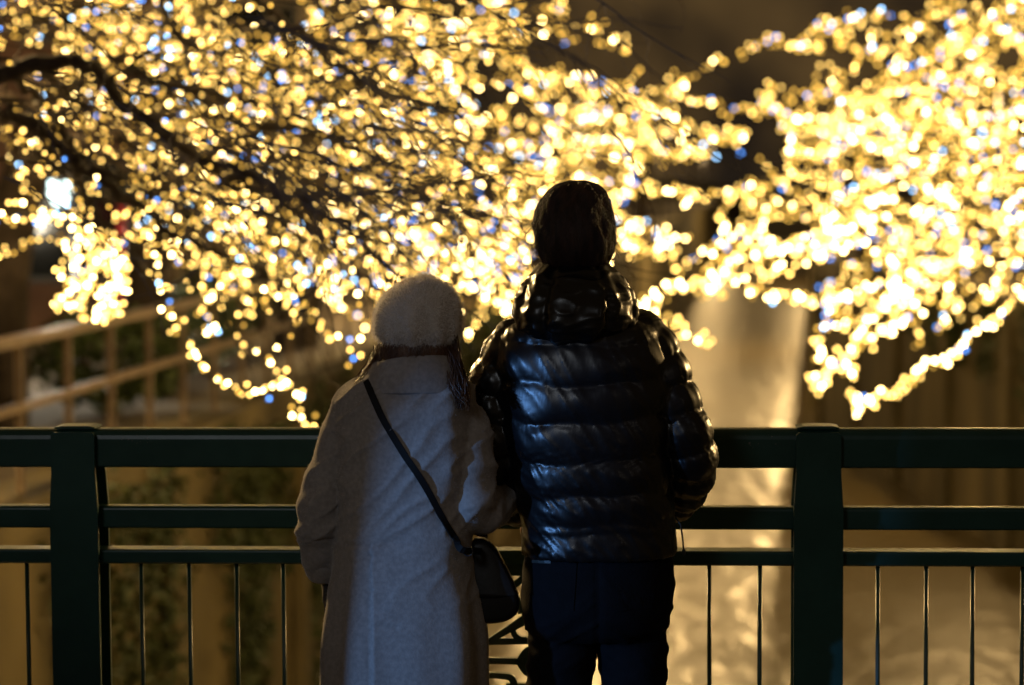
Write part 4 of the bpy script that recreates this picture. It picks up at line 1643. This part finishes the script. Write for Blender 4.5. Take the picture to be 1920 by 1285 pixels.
# pull the front back from the face below the fringe
for i in range(HGm.shape[0]):
    z = HGm[i, 0, 2]
    lim = HC.y + (.03 if z < HC.z + .03 else .2)
    HGm[i, :, 1] = np.minimum(HGm[i, :, 1], lim)
mb = MB()
grid_to_mb(mb, HGm)
strands(mb, HGm, 800, .0012, .0004, .0002, .005, .10, (math.pi * .95, math.pi * 2.05), .22, (0, .5), (.6, 1.03), .05)
strands(mb, HGm, 1500, .0011, .0003, .0004, .007, .10, (math.pi * .9, math.pi * 2.1), .35, (.05, .75), (.3, 1.0), .08)
strands(mb, HGm, 500, .0011, .0003, .0006, .008, .10, (0, math.pi * 2), .6, (0, .12), (.2, .5), .08)
for k in range(140):
    a_ = random.uniform(-2.6, 2.6)
    p = A(1077 + 71 * math.sin(a_) * .98, 424 - 80 * math.cos(a_) * (1 if abs(a_) < 1.57 else .7), random.gauss(-.01, .03))
    q = wander(p, (math.sin(a_) * .7 + random.gauss(0, .3), random.gauss(0, .4), -.7 + random.gauss(0, .25)), random.uniform(.02, .05), 6, .2, .15)
    mb.tube(q, list(np.linspace(.0012, .0004, len(q))), 3, cap=False)
for k in range(26):
    p = A(1082 + random.gauss(0, 26), 345 + random.random() * 6, random.gauss(0, .03))
    q = wander(p, (random.gauss(0, .8), random.gauss(0, .6), .5), random.uniform(.02, .045), 6, .25, .25)
    mb.tube(q, list(np.linspace(.0007, .0003, len(q))), 3, cap=False)
mb.build('hair', M['hair_man'], man)

# ================================================================== the woman
YW = 4.95
KW = YW / FPX
woman = empty('person', (at(760, 1200, YW).x, YW, 0.002))
tag(woman, 'shorter person from behind in a long grey wool coat and fluffy pale beret', 'person')


def B(px, py, dy=0.0):
    p = at(px, py, YW)
    return Vector((p.x, YW + dy, p.z))


ct = [(676, 778, 70, .072, .0), (700, 778, 84, .08, .0), (716, 770, 106, .088, .0), (730, 766, 122, .096, .0), (750, 762, 130, .104, 0), (800, 758, 130, .112, 0), (870, 757, 127, .116, 0),
      (940, 757, 124, .118, 0), (1004, 757, 126, .124, 0), (1060, 757, 132, .130, -.002), (1120, 758, 143, .138, -.004), (1170, 759, 150, .143, -.006), (1285, 759, 154, .150, -.01), (1400, 759, 158, .156, -.012), (1520, 760, 162, .16, -.012)]


def coat_mod(py, ang):
    g = np.zeros_like(ang)
    if py > 1000:
        f = min(1, (py - 1000) / 200)
        g = g + f * (.006 * np.sin(ang * 6 + .8) + .004 * np.sin(ang * 9 + 2.0))
    return g


CG = loft_grid(ct, YW, 130, 130, coat_mod, 2.3)
mb = MB()
grid_to_mb(mb, CG)
WL = [B(668, 762), B(648, 810), B(622, 880, -.0), B(604, 960, .0), B(601, 1020, .03), B(606, 1082, .07)]
WLR = [.044, .047, .047, .050, .046, .039]
WR = [B(856, 772), B(872, 812, -.005), B(880, 880, -.015), B(882, 945, -.02), B(905, 958, .04), B(940, 945, .13)]
WRR = [.044, .050, .052, .054, .050, .043]


def slv(t_, ang):
    return .004 * np.sin(t_ * 38 + 2.2 * np.sin(ang + 1.0)) * math.exp(-((t_ - .55) / .25) ** 2) + .002 * np.sin(ang * 3 + t_ * 7)


for P_, r_ in ((WL, WLR), (WR, WRR)):
    grid_to_mb(mb, arm_grid(P_, r_, 70, 48, slv))
    ell(mb, P_[0], [r_[0]] * 3)
ell(mb, WR[-1], [.04] * 3)
me = union(mb, .0055, 3, .5)
cxw = at(706, 1150, YW).x
z_w = zpx(1006, YW)


def cw(co, no):
    d = .0025 * nz(co, (12, 12, 5), 6.0)
    q = co.copy()
    q[:, 2] -= .5 * q[:, 0]
    d += .007 * (1 - np.abs(nz(q, (9, 9, 20), 12.0))) ** 5 * np.clip((co[:, 2] - .85) / .2, 0, 1)
    bk = no[:, 1] < .2
    # waist seam (left half), centre vent with its overlapping edge, sleeve crease
    seam = np.exp(-((co[:, 2] - z_w) / .004) ** 2) * (co[:, 0] < cxw + .01) * bk
    d -= .0035 * seam
    vent = np.where((co[:, 2] < z_w) & bk, 1.0, 0.0)
    xr = co[:, 0] - cxw
    d += vent * np.where(xr > 0, .0085 * np.exp(-(xr / .05)), -.004 * np.exp(-(np.abs(xr) / .006)))
    top = np.exp(-((co[:, 2] - zpx(1150, YW)) / .004) ** 2) * ((xr > 0) & (xr < .05)) * bk
    d -= .003 * top
    # vertical folds of the skirt and under the shoulder blade
    d += .006 * np.exp(-((co[:, 0] - at(845, 900, YW).x) / .02) ** 2) * bk * np.clip((co[:, 2] - 1.05) / .15, 0, 1)
    return d


displace(me, cw)
coat = finish(me, 'wool_coat', M['coat'], woman)
cvh = BVHTree.FromPolygons([v.co.copy() for v in me.vertices], [tuple(p.vertices) for p in me.polygons])
# wool fibres standing off the coat outline
mb = MB()
nv = len(me.vertices)
for k in range(9000):
    v = me.vertices[random.randrange(nv)]
    n_ = v.normal
    if abs(n_.y) > .75:
        continue
    d = (n_ + Vector((random.gauss(0, .5), random.gauss(0, .5), random.gauss(0, .5)))).normalized()
    l = random.uniform(.0015, .005)
    s_ = d.orthogonal().normalized() * .00035
    mb.add([v.co - s_, v.co + s_, v.co + d * l], [(0, 1, 2)])
lo = mb.build('wool_nap', M['lint'], coat, smooth=False)
lo['kind'] = 'stuff'
# tall folded collar
kt = [(684, 778, 76, .077, -.002), (674, 778, 80, .083, -.004), (673, 778, 84, .088, -.005), (684, 777, 89, .092, -.007), (704, 774, 97, .097, -.008), (722, 771, 106, .100, -.006), (734, 769, 114, .1005, -.004), (737, 768, 112, .098, -.004), (732, 768, 100, .092, -.004)]
rows = [(i, *r) for i, r in enumerate(kt)]
G = np.zeros((45, 96, 3))
TT = crom(np.arange(len(kt)), np.array(kt, float), np.linspace(0, len(kt) - 1, 45))
ang = np.linspace(0, 2 * math.pi, 96, endpoint=False)
for i, (py, cx, hw, hd, yo) in enumerate(TT):
    tilt = .16
    lift = 9 * np.cos(ang + .25) + 3 * np.sin(ang * 3)
    lift = lift * max(0, 1 - i / 34)
    c = B(cx, py)
    G[i, :, 0] = c.x + np.cos(ang) * hw * KW + .002 * np.sin(ang * 5 + i * .2)
    G[i, :, 1] = YW + yo + np.sin(ang) * hd
    G[i, :, 2] = c.z + np.sin(ang) * -.008 + lift * KW + .02 * np.clip(np.sin(ang), 0, 1) * 0
mb = MB()
grid_to_mb(mb, G, cap=False)
co_ = mb.build('collar', M['coat'], coat)
sd = co_.modifiers.new('thickness', 'SOLIDIFY')
sd.thickness = .004
# sleeve cuff bands
for P_, r_ in ((WL, WLR),):
    d_ = (P_[-1] - P_[-2]).normalized()
    mb = MB()
    mb.tube([P_[-1] - d_ * .05, P_[-1] - d_ * .045, P_[-1] - d_ * .005, P_[-1] + d_ * .002], [.040, .043, .0425, .040], 28)
    mb.build('cuff', M['coat'], coat)

# body
mb = MB()
HW = B(778, 624, .0)
head_mb(mb, HW, .94)
limb_mb(mb, [HW + Vector((0, -.012, -.05)), HW + Vector((0, -.014, -.10)), HW + Vector((0, -.012, -.17))], [.047, .048, .055])
grid_to_mb(mb, scale_grid(loft_grid(ct[:12], YW, 40, 40, None, 2.2), .74))
for P_, r_ in ((WL, WLR), (WR, WRR)):
    limb_mb(mb, P_, [x * .62 for x in r_], 18, 14)
for s in (-1, 1):
    hx = woman.location.x + s * .075
    L_ = [Vector((hx, YW, .80)), Vector((hx, YW, .62)), Vector((hx, YW + .01, .43)), Vector((hx, YW - .005, .26)), Vector((hx, YW - .02, .075))]
    limb_mb(mb, L_, [.075, .066, .048, .046, .033], 18, 14)
    limb_mb(mb, [L_[4], L_[4] + Vector((0, .06, -.04)), L_[4] + Vector((s * .01, .13, -.052))], [.033, .03, .022], 8, 12)
hand_mb(mb, WL[-1] + Vector((.0, .01, -.012)), (.12, .10, -1), (-1, 0, 0), .35, 1, .82)
hand_mb(mb, WR[-1] + Vector((.01, .02, .0)), (.5, .8, .1), (0, -.2, 1), .6, -1, .9)
me = union(mb, .0056, 3, .5)
wbody = finish(me, 'body', M['skin'], woman)
face_parts(wbody, HW, .94)
# dark glove on the hand by her side
mb = MB()
hand_mb(mb, WL[-1] + Vector((.0, .01, -.012)), (.12, .10, -1), (-1, 0, 0), .35, 1, .9)
me = union(mb, .004, 2, .5)
finish(me, 'glove', M['glove'], woman)
# boots
for s in (-1, 1):
    hx = woman.location.x + s * .075
    sh = MB()
    sh.tube([(hx, YW + .002, .40), (hx, YW - .004, .28), (hx, YW - .016, .12), (hx, YW - .018, .03)], [.064, .06, .048, .046], 20)
    secs = [(-.07, .030, .05), (-.04, .036, .08), (.02, .038, .08), (.08, .040, .06), (.13, .036, .045), (.165, .024, .03), (.172, .01, .018)]
    G = np.zeros((len(secs), 18, 3))
    for i, (yy, w, h) in enumerate(secs):
        for k in range(18):
            an = 2 * math.pi * k / 18
            G[i, k] = (hx + s * .05 * max(0, yy) + w * math.cos(an), YW + yy, .012 + max(0, math.sin(an)) * h + .008 * min(0, math.sin(an)))
    grid_to_mb(sh, G)
    sh.build('boot', M['shoe'], woman)

# hair of the woman
wt_ = [(600, 780, 60, .07, -.0), (630, 780, 66, .08, -.004), (655, 779, 69, .084, -.006), (680, 778, 68, .082, -.006), (710, 776, 66, .076, -.004), (735, 774, 64, .07, .0)]
HGw = loft_grid(wt_, YW, 40, 100, lambda py, a_: .0018 * np.sin(a_ * 33 + .05 * py) + .0012 * np.sin(a_ * 57), 2.1)
for i in range(HGw.shape[0]):
    HGw[i, :, 1] = np.minimum(HGw[i, :, 1], HW.y + .045)
mb = MB()
grid_to_mb(mb, HGw)
strands(mb, HGw, 420, .0014, .0005, .0006, .004, .1, (math.pi * .9, math.pi * 2.1), .35, (0, .4), (.45, .85), .1)
# locks falling outside the collar at both sides
for k in range(70):
    p0 = B(random.uniform(700, 722), random.uniform(645, 662), random.uniform(-.03, .05))
    p1 = B(random.uniform(688, 702), random.uniform(672, 690), random.uniform(-.05, .04))
    p2 = B(random.uniform(662, 694), random.uniform(708, 726), random.uniform(-.07, .02))
    mb.tube(smooth_path([p0, p1, p2], 8)[0], list(np.linspace(.0011, .0004, 8)), 4, cap=False)
for k in range(620):
    e = random.random()
    p0 = B(random.uniform(828, 858), random.uniform(622, 645), random.uniform(-.05, .06))
    p1 = B(random.uniform(836, 866), random.uniform(665, 690), random.uniform(-.075, .04))
    p2 = B(random.uniform(842, 876), random.uniform(705, 722), random.uniform(-.10, .02))
    p3 = B(random.uniform(852, 884), random.uniform(732, 762), random.uniform(-.112, .0))
    mb.tube(smooth_path([p0, p1, p2, p3], 9)[0], list(np.linspace(.0011, .0005, 9)), 4, cap=False)
mb.build('hair', M['hair_woman'], woman)

# beret
bt = [(519, 793, 5, .008, -.01), (522, 793, 19, .022, -.01), (530, 792, 37, .046, -.012), (542, 791, 55, .068, -.014), (555, 788.5, 67, .083, -.016), (580, 784.5, 77, .095, -.018), (604, 783, 79, .098, -.018), (624, 782, 77, .094, -.016),
      (638, 782, 68, .084, -.012), (648, 781, 57, .074, -.008), (654, 780, 48, .066, -.004), (652, 780, 42, .06, 0)]


def beret_mod(py, a_):
    f = math.exp(-((py - 612) / 45) ** 2)
    return f * (.0035 * np.sin(a_ * 7 + 1.2) + .0030 * np.sin(a_ * 11 + .4)) - .005 * f * np.exp(-((a_ - 4.45) / .09) ** 2) - .006 * f * np.exp(-((a_ - 5.45) / .10) ** 2)


BG = loft_grid(bt, YW, 70, 110, beret_mod, 2.0)
mb = MB()
grid_to_mb(mb, BG)
br = mb.build('beret', M['beret'], woman)
me = br.data
displace(me, lambda co, no: .0018 * nz(co, (40, 40, 40), 1.5))
mb = MB()
nv = len(me.vertices)
for k in range(26000):
    v = me.vertices[random.randrange(nv)]
    n_ = v.normal
    d = (n_ + Vector((random.gauss(0, .55), random.gauss(0, .55), random.gauss(0, .55)))).normalized()
    l = random.uniform(.003, .012)
    s_ = d.orthogonal().normalized() * .0004
    b_ = v.co + Vector((random.gauss(0, .002), random.gauss(0, .002), random.gauss(0, .002)))
    mb.add([b_ - s_, b_ + s_, b_ + d * l + Vector((0, 0, random.gauss(0, .001)))], [(0, 1, 2)])
fz = mb.build('wool_fuzz', M['fuzz'], br, smooth=False)
fz['kind'] = 'stuff'

# ================================================================== crossbody bag
bag = empty('crossbody_bag', B(925, 1165, -.02))
tag(bag, 'black crossbody bag hanging at the grey coat\'s right hip', 'bag')
out = [(889, 1012), (905, 1010), (926, 1026), (948, 1062), (966, 1100), (973, 1125), (970, 1150), (950, 1164), (925, 1169), (900, 1168), (884, 1160), (876, 1130), (874, 1080), (878, 1035)]
P2, _d = smooth_path([B(x, y) for x, y in out + [out[0]]], 43)
P2 = P2[:-1]
c0 = P2.mean(axis=0)
G = np.zeros((9, 42, 3))
for i, (off, k) in enumerate(((-.036, .80), (-.034, .90), (-.026, .975), (-.012, 1.0), (0, 1.0), (.012, 1.0), (.026, .975), (.034, .90), (.036, .8))):
    G[i] = c0 + (P2 - c0) * k
    G[i, :, 1] = YW + .012 + off
mb = MB()
grid_to_mb(mb, G)
mb.build('bag_body', M['bag'], bag)
fl = [p for p in out if p[1] < 1105]
G = np.zeros((3, 42, 3))
for i, (off, k) in enumerate(((-.040, .88), (-.0385, .93), (-.030, 1.012))):
    G[i] = c0 + (P2 - c0) * k
    G[i, :, 2] = np.maximum(G[i, :, 2], c0[2] - .012 - .012 * np.cos((G[i, :, 0] - c0[0]) / .05))
    G[i, :, 1] = YW + .012 + off
mb = MB()
grid_to_mb(mb, G)
mb.build('flap', M['bag'], bag)


def surf(px, py, front=False):
    q = at(px, py, YW - .5)
    dr = (q - Vector((0, 0, CAM_Z))).normalized()
    if front:
        q2 = at(px, py, YW + .8)
        r_ = cvh.ray_cast(q2, -dr)
    else:
        r_ = cvh.ray_cast(q, dr)
    return (r_[0], r_[1]) if r_[0] is not None else (at(px, py, YW), Vector((0, -1, 0)))


SP = [(688, 716), (700, 745), (718, 785), (738, 820), (760, 855), (783, 890), (804, 925), (822, 960), (838, 990), (850, 1008)]
back_p = [surf(*p) for p in SP]
back_p += [(B(868, 1012, -.13), Vector((0, -1, 0))), (B(886, 1018, -.10), Vector((.5, -1, 0))), (B(898, 1030, -.03), Vector((1, -.6, 0)))]
front = [(690, 708), (705, 735), (740, 800), (790, 890), (840, 980)]
fr_p = [surf(*p, front=True) for p in front] + [(B(905, 1020, .10), Vector((1, .3, 0))), (B(898, 1028, .02), Vector((1, 0, 0)))]


def strap(pp, w):
    n = len(pp)
    P_, d_ = smooth_path([p for p, _ in pp], 6 * n)
    N_ = crom(d_, np.array([tuple(x) for _, x in pp]), np.linspace(0, 1, 6 * n))
    m_ = MB()
    vs, fs = [], []
    m = len(P_)
    for i in range(m):
        t_ = Vector(P_[min(m - 1, i + 1)] - P_[max(0, i - 1)]).normalized()
        nn = Vector(N_[i])
        nn = (nn - t_ * nn.dot(t_)).normalized()
        sd_ = t_.cross(nn)
        c = Vector(P_[i]) + nn * .004
        for a_, b_ in ((-1, -1), (1, -1), (1, 1), (-1, 1)):
            vs.append(c + sd_ * a_ * w / 2 + nn * b_ * .0018)
    for i in range(m - 1):
        for k in range(4):
            k2 = (k + 1) % 4
            fs.append((i * 4 + k, i * 4 + k2, (i + 1) * 4 + k2, (i + 1) * 4 + k))
    m_.add(vs, fs)
    return m_


so = strap(back_p, .0135).build('strap', M['strap'], bag, smooth=False)
strap(fr_p, .0135).build('strap', M['strap'], bag, smooth=False)
for c in (B(880, 1018, -.115), B(900, 1024, -.01)):
    m_ = MB()
    P_ = [c + Vector((.009 * math.cos(a_), 0, .009 * math.sin(a_))) for a_ in np.linspace(0, 2 * math.pi, 14)]
    m_.tube(P_, .0018, 6)
    m_.build('buckle', M['metal'], bag)
